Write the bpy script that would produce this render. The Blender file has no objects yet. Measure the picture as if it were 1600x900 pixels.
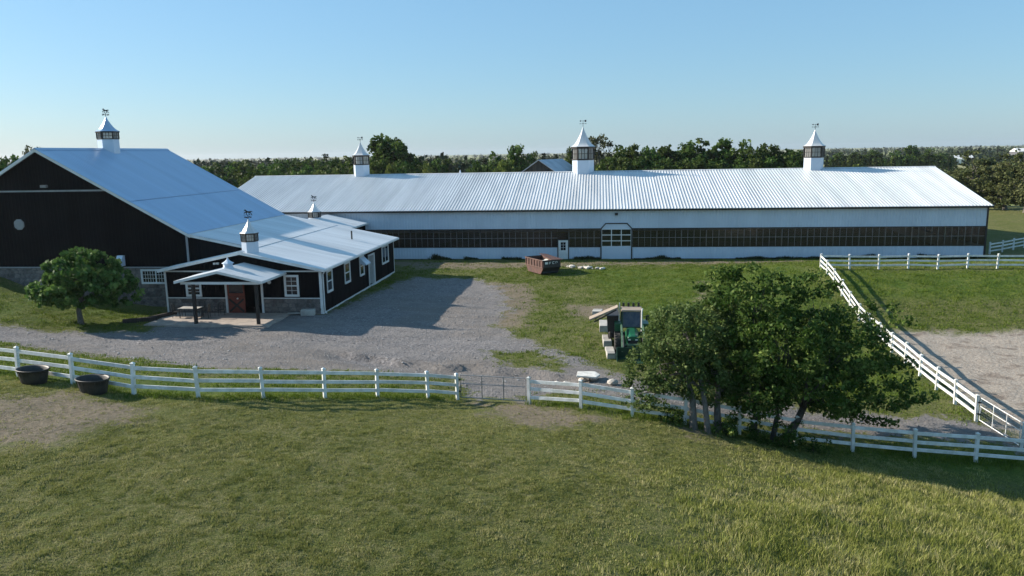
import bpy, math, random
import numpy as np
from mathutils import Matrix, Vector

# ---------------------------------------------------------------- camera, sky, sun, exposure
scene = bpy.context.scene
col = scene.collection
R = math.radians
cam_d = bpy.data.cameras.new('camera')
cam = bpy.data.objects.new('camera', cam_d); col.objects.link(cam)
cam_d.sensor_width = 36.0
cam_d.lens = 36.0 * 1200.0 / 1600.0
cam_d.clip_start = 0.5; cam_d.clip_end = 20000
cam.matrix_world = Matrix.Translation((0, 0, 11.2)) @ Matrix.Rotation(R(6.5), 4, 'Z') @ Matrix.Rotation(R(90 - 9.97), 4, 'X') @ Matrix.Rotation(R(-1.0), 4, 'Z')
scene.camera = cam

SUN_EL = 25.0
SUN_DIR = Vector((-math.cos(R(SUN_EL)) * .984, math.cos(R(SUN_EL)) * .177, math.sin(R(SUN_EL)))).normalized()   # towards the sun
world = bpy.data.worlds.new('World'); scene.world = world; world.use_nodes = True
wn = world.node_tree.nodes; wl = world.node_tree.links
bg = wn['Background']; sky = wn.new('ShaderNodeTexSky')
sky.sky_type = 'NISHITA'; sky.sun_disc = False
sky.sun_elevation = R(SUN_EL); sky.sun_rotation = math.atan2(SUN_DIR.x, SUN_DIR.y)
sky.altitude = 250; sky.air_density = 1.2; sky.dust_density = 0.5; sky.ozone_density = 6.0
wb = wn.new('ShaderNodeMix'); wb.data_type = 'RGBA'; wb.blend_type = 'MULTIPLY'; wb.inputs[0].default_value = 1.0
wb.inputs[7].default_value = (.46, .45, .45, 1)      # camera balance, the same over the whole sky
wl.new(sky.outputs[0], wb.inputs[6]); 
veil = wn.new('ShaderNodeMix'); veil.data_type = 'RGBA'; veil.blend_type = 'ADD'; veil.inputs[0].default_value = 1.0
veil.inputs[7].default_value = (.76, 1.56, 2.22, 1)   # even pale blue veil of a hazy summer sky
wl.new(wb.outputs[2], veil.inputs[6]); wl.new(veil.outputs[2], bg.inputs[0]); bg.inputs[1].default_value = 0.097
sun_d = bpy.data.lights.new('sun', 'SUN'); sun_d.energy = 4.8; sun_d.angle = R(0.5); sun_d.color = (1.0, .90, .77)
sun = bpy.data.objects.new('sun', sun_d); col.objects.link(sun)
sun.rotation_euler = (-SUN_DIR).to_track_quat('-Z', 'Y').to_euler(); sun.location = (-60, 10, 40)
vs = scene.view_settings
vs.view_transform = 'Standard'; vs.look = 'None'; vs.gamma = 1.0; vs.use_curve_mapping = False; vs.exposure = 0.9

rng = np.random.default_rng(7); random.seed(7)

# ---------------------------------------------------------------- object helpers
WM = {}
def register(o, M, parent):
    WM[o.name] = M
    if parent is not None:
        o.parent = parent
        o.matrix_basis = WM[parent.name].inverted() @ M
    else:
        o.matrix_basis = M
    return o
def tag(o, label, cat, group=None, kind=None):
    o['label'] = label
    if cat: o['category'] = cat
    if group: o['group'] = group
    if kind: o['kind'] = kind
    return o
def structure(o): o['kind'] = 'structure'; return o
def thing(name, loc, label, cat, group=None, rz=0.0):
    o = bpy.data.objects.new(name, None); col.objects.link(o); o.empty_display_size = .3
    register(o, Matrix.Translation(loc) @ Matrix.Rotation(rz, 4, 'Z'), None)
    return tag(o, label, cat, group)
def part_empty(name, loc, parent):
    o = bpy.data.objects.new(name, None); col.objects.link(o); o.empty_display_size = .2
    return register(o, Matrix.Translation(loc), parent)
def obj(name, me, parent=None, M=None):
    o = bpy.data.objects.new(name, me); col.objects.link(o)
    return register(o, M or Matrix.Identity(4), parent)
def basis(origin, U, V):
    U = Vector(U).normalized(); V = Vector(V).normalized(); N = U.cross(V)
    M = Matrix((U, V, N)).transposed().to_4x4(); M.translation = Vector(origin)
    return M

class MB:
    """collects shapes in world coordinates; build() links them as one mesh object"""
    def __init__(s): s.v = []; s.f = []; s.m = []
    def add(s, vs_, fs, mi=0):
        b = len(s.v); s.v += [tuple(v) for v in vs_]; s.f += [tuple(b + i for i in f) for f in fs]; s.m += [mi] * len(fs); return s
    def box(s, x0, x1, y0, y1, z0, z1, mi=0, M=None):
        v = [(x, y, z) for z in (z0, z1) for y in (y0, y1) for x in (x0, x1)]
        if M is not None: v = [M @ Vector(p) for p in v]
        return s.add(v, [(0, 2, 3, 1), (4, 5, 7, 6), (0, 1, 5, 4), (1, 3, 7, 5), (3, 2, 6, 7), (2, 0, 4, 6)], mi)
    def bar(s, p0, p1, w, h, up=(0, 0, 1), mi=0):
        p0 = Vector(p0); p1 = Vector(p1); d = (p1 - p0).normalized(); up = Vector(up)
        sd = d.cross(up).normalized() * w / 2; u = sd.cross(d).normalized() * h / 2
        v = [p + a * sd + b * u for p in (p0, p1) for a, b in ((-1, -1), (1, -1), (1, 1), (-1, 1))]
        return s.add(v, [(3, 2, 1, 0), (4, 5, 6, 7), (0, 1, 5, 4), (1, 2, 6, 5), (2, 3, 7, 6), (3, 0, 4, 7)], mi)
    def tube(s, pts, rad, n=8, mi=0, cap=True):
        pts = [Vector(p) for p in pts]; rad = rad if hasattr(rad, '__len__') else [rad] * len(pts)
        vs_ = []; fs = []
        for i, p in enumerate(pts):
            d = (pts[min(i + 1, len(pts) - 1)] - pts[max(i - 1, 0)]).normalized()
            a = d.orthogonal().normalized() if i == 0 else (a - d * a.dot(d)).normalized()
            b = d.cross(a)
            for k in range(n):
                t = 2 * math.pi * k / n; vs_.append(p + (a * math.cos(t) + b * math.sin(t)) * rad[i])
        for i in range(len(pts) - 1):
            for k in range(n):
                fs.append((i * n + k, i * n + (k + 1) % n, (i + 1) * n + (k + 1) % n, (i + 1) * n + k))
        if cap: fs.append(tuple(range(n - 1, -1, -1))); fs.append(tuple((len(pts) - 1) * n + k for k in range(n)))
        return s.add(vs_, fs, mi)
    def prism(s, poly, d, mi=0):
        """poly: list of 3D points (planar, ccw seen from the front); d: extrusion vector to the back"""
        n = len(poly); a = [Vector(p) for p in poly]; b = [p + Vector(d) for p in a]
        return s.add(a + b, [tuple(range(n)), tuple(range(2 * n - 1, n - 1, -1))] + [(i, i + n, (i + 1) % n + n, (i + 1) % n) for i in range(n)], mi)
    def lathe(s, prof, c, n=16, rot=0.0, mi=0, axis='Z', sx=1.0, sy=1.0, cap=True):
        vs_ = []; fs = []; c = Vector(c)
        for r, z in prof:
            for k in range(n):
                t = rot + 2 * math.pi * k / n
                p = (r * math.cos(t) * sx, r * math.sin(t) * sy, z)
                if axis == 'X': p = (p[2], p[0], p[1])
                vs_.append(c + Vector(p))
        for i in range(len(prof) - 1):
            for k in range(n): fs.append((i * n + k, i * n + (k + 1) % n, (i + 1) * n + (k + 1) % n, (i + 1) * n + k))
        if cap: fs.append(tuple(range(n - 1, -1, -1))); fs.append(tuple((len(prof) - 1) * n + k for k in range(n)))
        return s.add(vs_, fs, mi)
    def build(s, name, mat, parent=None, smooth=False, bevel=0.0):
        a = np.array(s.v); c = Vector(((a[:, 0].min() + a[:, 0].max()) / 2, (a[:, 1].min() + a[:, 1].max()) / 2, a[:, 2].min()))
        me = bpy.data.meshes.new(name); me.from_pydata([Vector(v) - c for v in s.v], [], s.f)
        mats = mat if isinstance(mat, (list, tuple)) else [mat]
        for m in mats: me.materials.append(m)
        if len(mats) > 1: me.polygons.foreach_set('material_index', s.m)
        if smooth: me.polygons.foreach_set('use_smooth', [True] * len(s.f))
        me.update()
        o = obj(name, me, parent, Matrix.Translation(c))
        if bevel:
            b = o.modifiers.new('bevel', 'BEVEL'); b.width = bevel; b.segments = 2; b.limit_method = 'ANGLE'
        return o

def fast_mesh(name, V, Q, mat, tint=None, smooth=False):
    V = np.asarray(V, np.float32); Q = np.asarray(Q, np.int32); k = Q.shape[1]
    me = bpy.data.meshes.new(name)
    me.vertices.add(len(V)); me.vertices.foreach_set('co', V.ravel())
    me.loops.add(Q.size); me.loops.foreach_set('vertex_index', Q.ravel())
    me.polygons.add(len(Q)); me.polygons.foreach_set('loop_start', np.arange(0, Q.size, k, dtype=np.int32))
    me.polygons.foreach_set('loop_total', np.full(len(Q), k, np.int32))
    if smooth: me.polygons.foreach_set('use_smooth', np.ones(len(Q), bool))
    if tint is not None:
        at = me.attributes.new('tint', 'FLOAT', 'FACE'); at.data.foreach_set('value', np.asarray(tint, np.float32))
    if mat: me.materials.append(mat)
    me.update(calc_edges=True)
    return me

# ---------------------------------------------------------------- materials
def nodes_of(m):
    m.use_nodes = True; nt = m.node_tree
    return nt, nt.nodes, nt.links, nt.nodes['Principled BSDF']
def mixc(nt, fac, a, b, mode='MIX'):
    n = nt.nodes.new('ShaderNodeMix'); n.data_type = 'RGBA'; n.blend_type = mode
    for s, v in ((n.inputs[0], fac), (n.inputs[6], a), (n.inputs[7], b)):
        if hasattr(v, 'links'): nt.links.new(v, s)
        else: s.default_value = v if not isinstance(v, tuple) or len(v) == 4 else (*v, 1)
    return n.outputs[2]
def mathn(nt, op, a, b=0.0, c=None, clamp=False):
    n = nt.nodes.new('ShaderNodeMath'); n.operation = op; n.use_clamp = clamp
    for i, v in enumerate((a, b) if c is None else (a, b, c)):
        if hasattr(v, 'links'): nt.links.new(v, n.inputs[i])
        else: n.inputs[i].default_value = v
    return n.outputs[0]
def sstep(nt, v, lo, hi, o0=0.0, o1=1.0):
    n = nt.nodes.new('ShaderNodeMapRange'); n.interpolation_type = 'SMOOTHSTEP'
    nt.links.new(v, n.inputs[0]); n.inputs[1].default_value = lo; n.inputs[2].default_value = hi
    n.inputs[3].default_value = o0; n.inputs[4].default_value = o1
    return n.outputs[0]
def noise(nt, scale, detail=4, rough=.55, vec=None, dist=0.0):
    n = nt.nodes.new('ShaderNodeTexNoise'); n.inputs['Scale'].default_value = scale; n.inputs['Detail'].default_value = detail
    n.inputs['Roughness'].default_value = rough; n.inputs['Distortion'].default_value = dist
    if vec is None:
        g = nt.nodes.new('ShaderNodeNewGeometry'); vec = g.outputs['Position']
    nt.links.new(vec, n.inputs['Vector'])
    return n.outputs[0]
def scaled_pos(nt, s):
    g = nt.nodes.new('ShaderNodeNewGeometry'); m = nt.nodes.new('ShaderNodeVectorMath'); m.operation = 'MULTIPLY'
    nt.links.new(g.outputs['Position'], m.inputs[0]); m.inputs[1].default_value = s
    return m.outputs[0]
def bump(nt, h, strength, dist, bsdf):
    b = nt.nodes.new('ShaderNodeBump'); b.inputs['Strength'].default_value = strength; b.inputs['Distance'].default_value = dist
    nt.links.new(h, b.inputs['Height']); nt.links.new(b.outputs[0], bsdf.inputs['Normal'])
def pm(name, c, c2=None, scale=2.0, rough=.6, metal=0.0, bmp=0.0, bscale=20.0, stretch=None, objrand=0.0, spec=.5, contrast=.15):
    m = bpy.data.materials.new(name); nt, n, l, b = nodes_of(m)
    b.inputs['Roughness'].default_value = rough; b.inputs['Metallic'].default_value = metal; b.inputs['Specular IOR Level'].default_value = spec
    vec = scaled_pos(nt, stretch) if stretch else None
    base = (*c, 1)
    out = None
    if c2:
        f = sstep(nt, noise(nt, scale, 6, .6, vec), .5 - contrast, .5 + contrast)
        out = mixc(nt, f, base, (*c2, 1))
    if objrand:
        oi = n.new('ShaderNodeObjectInfo'); h = n.new('ShaderNodeHueSaturation'); h.inputs['Saturation'].default_value = 1
        l.new(sstep(nt, oi.outputs['Random'], 0, 1, 1 - objrand, 1 + objrand), h.inputs['Value'])
        if out is not None: l.new(out, h.inputs['Color'])
        else: h.inputs['Color'].default_value = base
        out = h.outputs[0]
    if out is not None: l.new(out, b.inputs['Base Color'])
    else: b.inputs['Base Color'].default_value = base
    if bmp: bump(nt, noise(nt, bscale, 4, .6, vec), bmp, .02, b)
    return m
M = {}
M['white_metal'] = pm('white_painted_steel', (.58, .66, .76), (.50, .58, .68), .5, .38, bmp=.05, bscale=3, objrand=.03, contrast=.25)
M['roof_metal'] = pm('white_roof_steel', (.62, .64, .655), (.49, .51, .525), .8, .36, bmp=.06, bscale=2, objrand=.05, contrast=.22, stretch=(1.6, .14, .14))
M['stable_roof'] = pm('stable_roof_steel', (.66, .69, .71), (.53, .56, .58), .8, .36, bmp=.06, bscale=2, objrand=.05, contrast=.22, stretch=(.14, 1.6, .14))
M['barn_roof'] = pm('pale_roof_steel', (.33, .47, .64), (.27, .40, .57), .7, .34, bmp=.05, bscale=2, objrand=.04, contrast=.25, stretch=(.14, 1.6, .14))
M['trim'] = pm('white_trim', (.74, .74, .73), (.62, .62, .60), 1.5, .5, contrast=.2)
M['trim_grey'] = pm('dulled_white_trim', (.36, .36, .37), (.28, .28, .29), 1.5, .55, contrast=.2)
M['vinyl'] = pm('white_vinyl', (.80, .80, .79), (.58, .59, .55), 2.6, .4, objrand=.06, contrast=.16, bmp=.1, bscale=6)
M['black_siding'] = pm('black_siding', (.005, .005, .006), (.008, .0075, .008), .8, .65, bmp=.05, bscale=4, objrand=.2, spec=.06)
M['black_trim'] = pm('black_trim', (.012, .012, .013), None, rough=.5)
M['dark_frame'] = pm('dark_brown_frame', (.022, .017, .014), None, rough=.5)
M['stone_a'] = pm('field_stone', (.20, .17, .155), (.115, .10, .095), 3.0, .85, bmp=.6, bscale=14, objrand=.35)
M['mortar'] = pm('mortar', (.17, .16, .15), (.11, .105, .10), 4.0, .9, bmp=.4, bscale=30)
M['concrete'] = pm('weathered_concrete', (.42, .40, .36), (.30, .285, .26), 1.8, .85, bmp=.25, bscale=25, objrand=.12)
M['slab_white'] = pm('pale_slab', (.74, .72, .66), (.55, .53, .48), 2.5, .8, bmp=.2, bscale=12)
M['rust'] = pm('rusty_red_steel', (.115, .052, .040), (.07, .036, .030), 2.2, .75, bmp=.25, bscale=18)
M['rust_light'] = pm('worn_red_ribs', (.16, .088, .066), (.105, .058, .046), 3.0, .75, bmp=.2, bscale=18)
M['dark_steel'] = pm('dark_steel', (.018, .019, .021), (.030, .026, .024), 3.0, .6)
M['door_red'] = pm('brick_red_paint', (.23, .050, .028), (.17, .038, .023), 2.0, .55)
M['porch_post'] = pm('dark_wood_post', (.020, .015, .012), (.035, .026, .020), 5.0, .7, stretch=(4, 4, .5))
M['tan_board'] = pm('tan_board', (.36, .29, .225), (.27, .215, .165), 2.5, .75, stretch=(1, 4, 4), bmp=.2)
M['green_paint'] = pm('tractor_green', (.012, .115, .050), (.010, .085, .038), 2.0, .32, spec=.6)
M['green_dark'] = pm('worn_green_steel', (.010, .055, .032), (.016, .045, .028), 4.0, .5)
M['green_pale'] = pm('pale_green_arm', (.13, .21, .13), (.07, .14, .08), 5.0, .5)
M['tyre'] = pm('tyre_rubber', (.022, .021, .020), (.05, .046, .040), 5.0, .85)
M['yellow'] = pm('yellow_rim', (.55, .38, .03), None, rough=.5)
M['tub'] = pm('black_tub_plastic', (.022, .022, .022), (.040, .037, .033), 3.0, .55, bmp=.1)
M['tub_in'] = M['tub']
M['galv'] = pm('galvanised_pipe', (.30, .31, .32), (.22, .22, .22), 6.0, .45, metal=.5)
M['iron'] = pm('black_iron', (.014, .014, .014), None, rough=.5)
M['lamp_white'] = pm('lamp_globe', (.72, .72, .70), None, rough=.3)
M['patio'] = pm('patio_slab', (.40, .34, .29), (.29, .25, .22), 1.4, .9, bmp=.3, bscale=12)
M['arena_sand'] = pm('arena_sand', (.10, .085, .065), (.14, .12, .09), .4, .95)
M['bark'] = pm('bark', (.085, .070, .056), (.040, .034, .028), 6.0, .95, bmp=.8, bscale=12, stretch=(3, 3, .8))
M['bark_grey'] = pm('grey_bark', (.16, .145, .125), (.09, .08, .07), 6.0, .95, bmp=.8, bscale=12, stretch=(3, 3, .8))
M['old_wood'] = pm('old_barn_boards', (.11, .085, .068), (.055, .045, .038), 1.0, .9, stretch=(3, 3, .3))
M['old_roof'] = pm('old_steel_roof', (.42, .45, .50), (.30, .33, .38), .4, .5)
M['rubble'] = pm('pale_rubble', (.62, .58, .52), (.36, .33, .29), 4.0, .9, bmp=.5, bscale=10, objrand=.2)
M['far_white'] = pm('far_white_wall', (.70, .70, .68), None, rough=.7)
M['far_grey'] = pm('far_grey_wall', (.10, .10, .115), None, rough=.7)
def glass_mat(name, tint, gloss=.08, rough=.03, milky=0.0, dust=(.85, .85, .83)):
    m = bpy.data.materials.new(name); m.use_nodes = True; nt = m.node_tree; n = nt.nodes; l = nt.links
    n.remove(n['Principled BSDF']); out = n['Material Output']
    tr = n.new('ShaderNodeBsdfTransparent'); tr.inputs[0].default_value = (*tint, 1)
    gl = n.new('ShaderNodeBsdfGlossy'); gl.inputs['Roughness'].default_value = rough
    fr = n.new('ShaderNodeFresnel'); fr.inputs[0].default_value = 1.45
    mx = n.new('ShaderNodeMixShader'); l.new(mathn(nt, 'MULTIPLY', fr.outputs[0], gloss / .04), mx.inputs[0])
    base = tr.outputs[0]
    if milky:
        df = n.new('ShaderNodeBsdfTranslucent'); df.inputs[0].default_value = (*dust, 1); d2 = n.new('ShaderNodeBsdfDiffuse'); d2.inputs[0].default_value = (*dust, 1)
        ma = n.new('ShaderNodeMixShader'); ma.inputs[0].default_value = .5; l.new(df.outputs[0], ma.inputs[1]); l.new(d2.outputs[0], ma.inputs[2])
        mb = n.new('ShaderNodeMixShader'); mb.inputs[0].default_value = milky; l.new(base, mb.inputs[1]); l.new(ma.outputs[0], mb.inputs[2]); base = mb.outputs[0]
    l.new(base, mx.inputs[1]); l.new(gl.outputs[0], mx.inputs[2]); l.new(mx.outputs[0], out.inputs[0])
    return m
M['clear_glass'] = glass_mat('clear_glass', (.86, .88, .88), .04)
M['lantern_glass'] = glass_mat('pale_lantern_glass', (.9, .92, .92), .04, .03, .45)
M['smoky'] = glass_mat('smoky_plastic_sheet', (.74, .70, .66), .03, .12, .07, (.40, .36, .32))
M['window_glass'] = pm('dark_window_glass', (.012, .014, .017), None, rough=.04, spec=.7)
M['cab_glass'] = glass_mat('cab_glass', (.16, .20, .24), .16)
M['windscreen'] = pm('sky_reflection_windscreen', (.045, .075, .135), (.10, .13, .18), 3.0, .08, spec=.8)  # bluish sky reflection put into the opaque glass colour

def leaf_mat(name, a, b, c, trans=.25, rnd=.12):
    m = bpy.data.materials.new(name); nt, n, l, bs = nodes_of(m)
    at = n.new('ShaderNodeAttribute'); at.attribute_name = 'tint'
    rp = n.new('ShaderNodeValToRGB'); l.new(at.outputs['Fac'], rp.inputs[0])
    e = rp.color_ramp.elements; e[0].color = (*a, 1); e[1].color = (*c, 1); x = e.new(.5); x.color = (*b, 1)
    oi = n.new('ShaderNodeObjectInfo'); h = n.new('ShaderNodeHueSaturation')
    l.new(sstep(nt, oi.outputs['Random'], 0, 1, 1 - rnd * 1.6, 1 + rnd * 1.6), h.inputs['Value'])
    l.new(sstep(nt, oi.outputs['Random'], 0, 1, .5 - rnd * .16, .5 + rnd * .1), h.inputs['Hue'])
    l.new(rp.outputs[0], h.inputs['Color']); l.new(h.outputs[0], bs.inputs['Base Color'])
    bs.inputs['Roughness'].default_value = .6; bs.inputs['Specular IOR Level'].default_value = .12
    tr = n.new('ShaderNodeBsdfTranslucent'); l.new(h.outputs[0], tr.inputs[0])
    mx = n.new('ShaderNodeMixShader'); mx.inputs[0].default_value = trans
    l.new(bs.outputs[0], mx.inputs[1]); l.new(tr.outputs[0], mx.inputs[2]); l.new(mx.outputs[0], n['Material Output'].inputs[0])
    return m
M['leaf_wood'] = leaf_mat('woodland_leaves', (0.028, 0.06, 0.011), (0.055, 0.098, 0.018), (0.11, 0.155, 0.032), .3)
M['leaf_conifer'] = leaf_mat('conifer_needles', (0.014, 0.03, 0.012), (0.026, 0.048, 0.018), (0.046, 0.07, 0.026), .1)
M['leaf_yellow'] = leaf_mat('yellow_green_leaves', (0.0660, 0.0960, 0.0192), (0.1080, 0.1380, 0.0288), (0.1500, 0.1800, 0.0360))
M['leaf_willow'] = leaf_mat('dull_olive_leaves', (0.05, 0.062, 0.022), (0.085, 0.098, 0.036), (0.14, 0.145, 0.06), .3)
M['leaf_apple'] = leaf_mat('apple_leaves', (.030, .066, .011), (.062, .112, .020), (.185, .245, .060), .32, .0)
M['leaf_apple_grey'] = leaf_mat('greyer_apple_leaves', (0.052, 0.088, 0.024), (0.092, 0.138, 0.04), (0.175, 0.22, 0.075), .32, .0)
M['leaf_round'] = leaf_mat('broad_round_leaves', (0.044, 0.096, 0.022), (0.076, 0.145, 0.034), (0.155, 0.24, 0.06), .3, .0)
M['grass_short'] = leaf_mat('short_grass', (0.125, 0.148, 0.034), (0.235, 0.245, 0.072), (0.43, 0.395, 0.2), .3, .0)
M['grass_lush'] = leaf_mat('lush_grass', (0.058, 0.1, 0.01), (0.105, 0.16, 0.018), (0.19, 0.225, 0.04), .3, .0)
M['grass_long'] = leaf_mat('long_seeded_grass', (0.135, 0.17, 0.03), (0.265, 0.285, 0.07), (0.52, 0.47, 0.25), .3, .0)
M['weed'] = leaf_mat('dark_weeds', (.020, .034, .012), (.034, .050, .018), (.06, .075, .028), .2, .0)
M['far_wood'] = leaf_mat('far_wood_leaves', (0.018, 0.03, 0.011), (0.03, 0.045, 0.016), (0.048, 0.064, 0.022), .0, .0)

CP=[(-26.8,29.1,2.35),(-23.7,28.3,2.43),(-20.7,27.4,2.36),(-18.0,27.0,2.19),(-15.4,27.1,2.03),(-13.3,28.2,1.72),(-11.3,29.7,1.26),(-9.5,31.3,.8),(-7.6,32.5,.37),(-6.4,33.4,.08),
(-3.1,32.9,.12),(-.7,32.1,.2),(1.5,31.7,.04),(3.7,31.6,-.27),(6,31.9,-.72),(8.4,32.1,-1.25),(10.8,32.3,-1.56),(13.3,32.4,-1.75),(15.8,32.5,-1.94),(18.3,32.6,-2.1),(24,33,-2.3),
(17.4,36.2,-1.4),(17.5,38.6,-1.44),(17.5,43,-1.43),(18.3,55.7,-.91),(18.6,61.3,.16),(18.9,67.6,.97),
(21.3,67.8,.93),(26.1,68,.91),(30.7,67.9,.92),(35.4,67.9,.91),(45,68,.9),(25,61.5,.1),(33,61.5,.1),(42,61.5,.1),(25,55.5,-.95),(35,55.5,-.95),(45,55.5,-.95),(25,40,-1.5),(35,45,-1.4),(45,40,-1.5),(28,48,-1.35),
(-31,45,.05),(-25,45,0),(-20,45,0),(-14,45,-.3),(-8,45,-.4),(-31,53,0),(-25,53,0),(-20,53,0),(-14,53,-.35),(-8,53,-.5),(-2,53,-.4),(-25,62,0),(-16,62,-.2),(-8,62,-.45),(-2,62,-.35),(-16,72,-.12),(-11.5,68,-.4),(-8,72,-.15),(0,72,.05),(8,72,.1),(14,73,.3),(-30,72,0),(-30,81,0),(-20,80.5,0),(-10,80.5,0),(0,80.5,0),(10,80.5,0),(20,80.5,0),(30,80.5,0),(38,80.5,0),
(-20,95,0),(0,95,0),(20,95,0),(38,95,0),(-40,95,0),(-40,85,0),(47,96,-.1),(44.5,85.6,.05),(55,110,1.2),(65,125,2.2),(50,125,1.6),(75,110,2.2),(60,90,1),(60,75,1.2),
(2,44,-.35),(2,50,-.3),(10,44,-1.0),(10,50,-.55),(10,58,-.15),(12,66,.3),(12,38,-1.25),(5,40,-.6),(0,38,-.2),
(-46.5,54.5,2.43),(-44,54.5,1.52),(-39,54.5,.7),(-34,54.5,.1),(-55,54.5,3.0),(-55,65,3.2),(-60,48,2.8),(-34.8,47.1,.3),(-38,42,.9),(-45,44,1.7),(-42,48,1.4),(-30,37,1.0),(-38,34,2.2),(-24,37,.8),(-18,38,.45),(-12,39,.1),(-7,38,0),
(-15,20,2.3),(-5,22,1.5),(5,22,.4),(12,23,-.7),(-10,12,2.1),(8,12,.3),(16,18,-1.1),(22,22,-1.7),(-22,18,2.8),(0,0,1.2),(-20,0,2.5),(20,0,-1),(30,15,-2.2),(-30,20,3),(-35,10,3.2)]
CP=np.array(CP,float)
def _k(r2): return 0.5*r2*np.log(r2+1e-9)
def _fit():
    P=CP[:,:2]/20; n=len(P)
    K=_k(((P[:,None]-P[None])**2).sum(-1))+np.eye(n)*2e-4
    Q=np.c_[np.ones(n),P]; A=np.zeros((n+3,n+3)); A[:n,:n]=K; A[:n,n:]=Q; A[n:,:n]=Q.T
    return np.linalg.solve(A,np.r_[CP[:,2],0,0,0])
WT=_fit()
def ss(a,b,x): t=np.clip((x-a)/(b-a),0,1); return t*t*(3-2*t)
STEP=np.array([(-16.5,42.8),(-13.8,41.7),(-12.1,41.0),(-10.4,40.3),(-8.4,39.6),(-7,39.6),(-3.5,38.9),(-1.4,38.1),(0,37.5)])
def ground(x,y):
    x=np.asarray(x,float); y=np.asarray(y,float); sh=np.broadcast(x,y).shape
    X=np.broadcast_to(x,sh).ravel(); Y=np.broadcast_to(y,sh).ravel(); out=np.empty(len(X))
    n=len(CP)
    for i in range(0,len(X),20000):
        p=np.c_[X[i:i+20000],Y[i:i+20000]]/20
        r2=((p[:,None]-CP[None,:,:2]/20)**2).sum(-1)
        out[i:i+20000]=_k(r2)@WT[:n]+WT[n]+p@WT[n+1:]
    d=np.hypot(X-0,Y-55); w=ss(65,120,d)
    far=-3.5+2.2*np.sin(X/210+1)*np.cos(Y/260)+3.5*ss(20,90,X)*(1-ss(120,190,Y))
    z=np.clip(out,-4,4)*(1-w)+far*w
    ys=np.interp(X,STEP[:,0],STEP[:,1]); e=ss(-16.5,-14,X)*(1-ss(-2,0,X))
    z=z-e*.34*(1-ss(-.10,.12,Y-ys+.15*np.sin(X*2.1)))*ss(-3.5,-.3,Y-ys)
    near=(np.abs(X)<75)&(Y>-5)&(Y<125)
    z=z+near*(.035*np.sin(X*1.3+2*np.sin(Y*.7))*np.sin(Y*1.1+X*.3)+.02*np.sin(X*3.1+Y*1.7)*np.sin(Y*2.9-X))
    return z.reshape(sh)

# ---------------------------------------------------------------- terrain
GRAVEL = [(-60, 45.5), (-48, 45.6), (-38.5, 44.7), (-33.6, 45.1), (-29.7, 46.7), (-30.6, 50.2), (-30.6, 52.6), (-22.1, 52.6), (-19.6, 52.6), (-18.9, 60), (-17.5, 69.5), (-11.6, 70.1), (-8.6, 66.4), (-7.2, 60.5), (-6.6, 56.5), (-7.0, 51.8), (-4.6, 47.2), (-2.0, 43.1), (0.5, 40.1), (1.7, 38.7), (4.4, 36.0), (11.1, 36.7), (16.8, 36.4), (18.4, 36.3), (18.4, 33.8), (16.1, 34.4), (9.1, 34.2), (2.0, 34.4), (-1.7, 35.6), (-3.4, 33.6), (-6.0, 33.6), (-7.1, 37.3), (-11.0, 36.9), (-15.0, 35.8), (-20.1, 34.6), (-27.2, 37.8), (-34.6, 40.0), (-45, 40.5), (-60, 41)]
ISLAND = [(-6.3, 43.3), (-3.9, 43.5), (-1.6, 39.8), (-2.8, 39.2), (-4.9, 40)]
PADDOCK = [(18.5, 34.2), (18.5, 50.5), (20.2, 53.6), (25, 53.2), (31, 53.6), (42, 52.8), (70, 53.5), (70, 20), (19.5, 33.6)]
DIRT = [[(-28, 24.5), (-22, 25.2), (-20.6, 26.4), (-17.7, 26.0), (-15.9, 25.0), (-15.9, 23.3), (-16.9, 21.2), (-19, 20), (-28, 20)],
        [(-6.3, 33.4), (-5.0, 32.9), (-3.0, 33.2), (-0.9, 31.7), (0.7, 30.9), (-0.9, 28.9), (-2.8, 28.2), (-4.6, 30.2)],
        [(3.2, 31.2), (5.3, 31.4), (4.8, 30.1), (3.4, 29.7)],
        [(-24, 79.6), (-7.5, 78.6), (9.4, 79.4), (40, 78), (40, 76.4), (9.1, 76.6), (-2.2, 75.4), (-17.9, 74.2)],
        [(-11.5, 69), (-6, 67.5), (-4.6, 60), (-4.8, 50.5), (-7.5, 50), (-8, 58), (-10, 64)], [(8.9, 66.5), (9.5, 66.5), (8.1, 58), (7.4, 58)], [(-2.3, 58.5), (1.5, 57.5), (2.0, 54.5), (0, 52.5), (-2, 54)]]
LONG = [(-2.0, 10), (-0.6, 16.9), (0.6, 21), (3.3, 26.4), (8.0, 29.2), (11, 30.6), (30, 31), (40, 20), (40, 8), (10, 4)]
LUSH = [[(-1.5, 74), (17.8, 74), (17.4, 40), (11, 38), (6, 40), (3.5, 44), (1.5, 56), (-.5, 66)], [(19, 67), (60, 67), (60, 60), (19, 60)],
        [(-60, 53), (-34, 53), (-31, 47), (-38, 45.5), (-60, 46.5)], [(-28, 28), (-16, 26.4), (-8, 31), (-6.5, 33), (-8, 33.8), (-16, 30.5), (-28, 33)], [(-1, 33), (8, 33), (18, 33.8), (30, 33), (30, 30.5), (12, 31), (2, 30.8)]]
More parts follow.
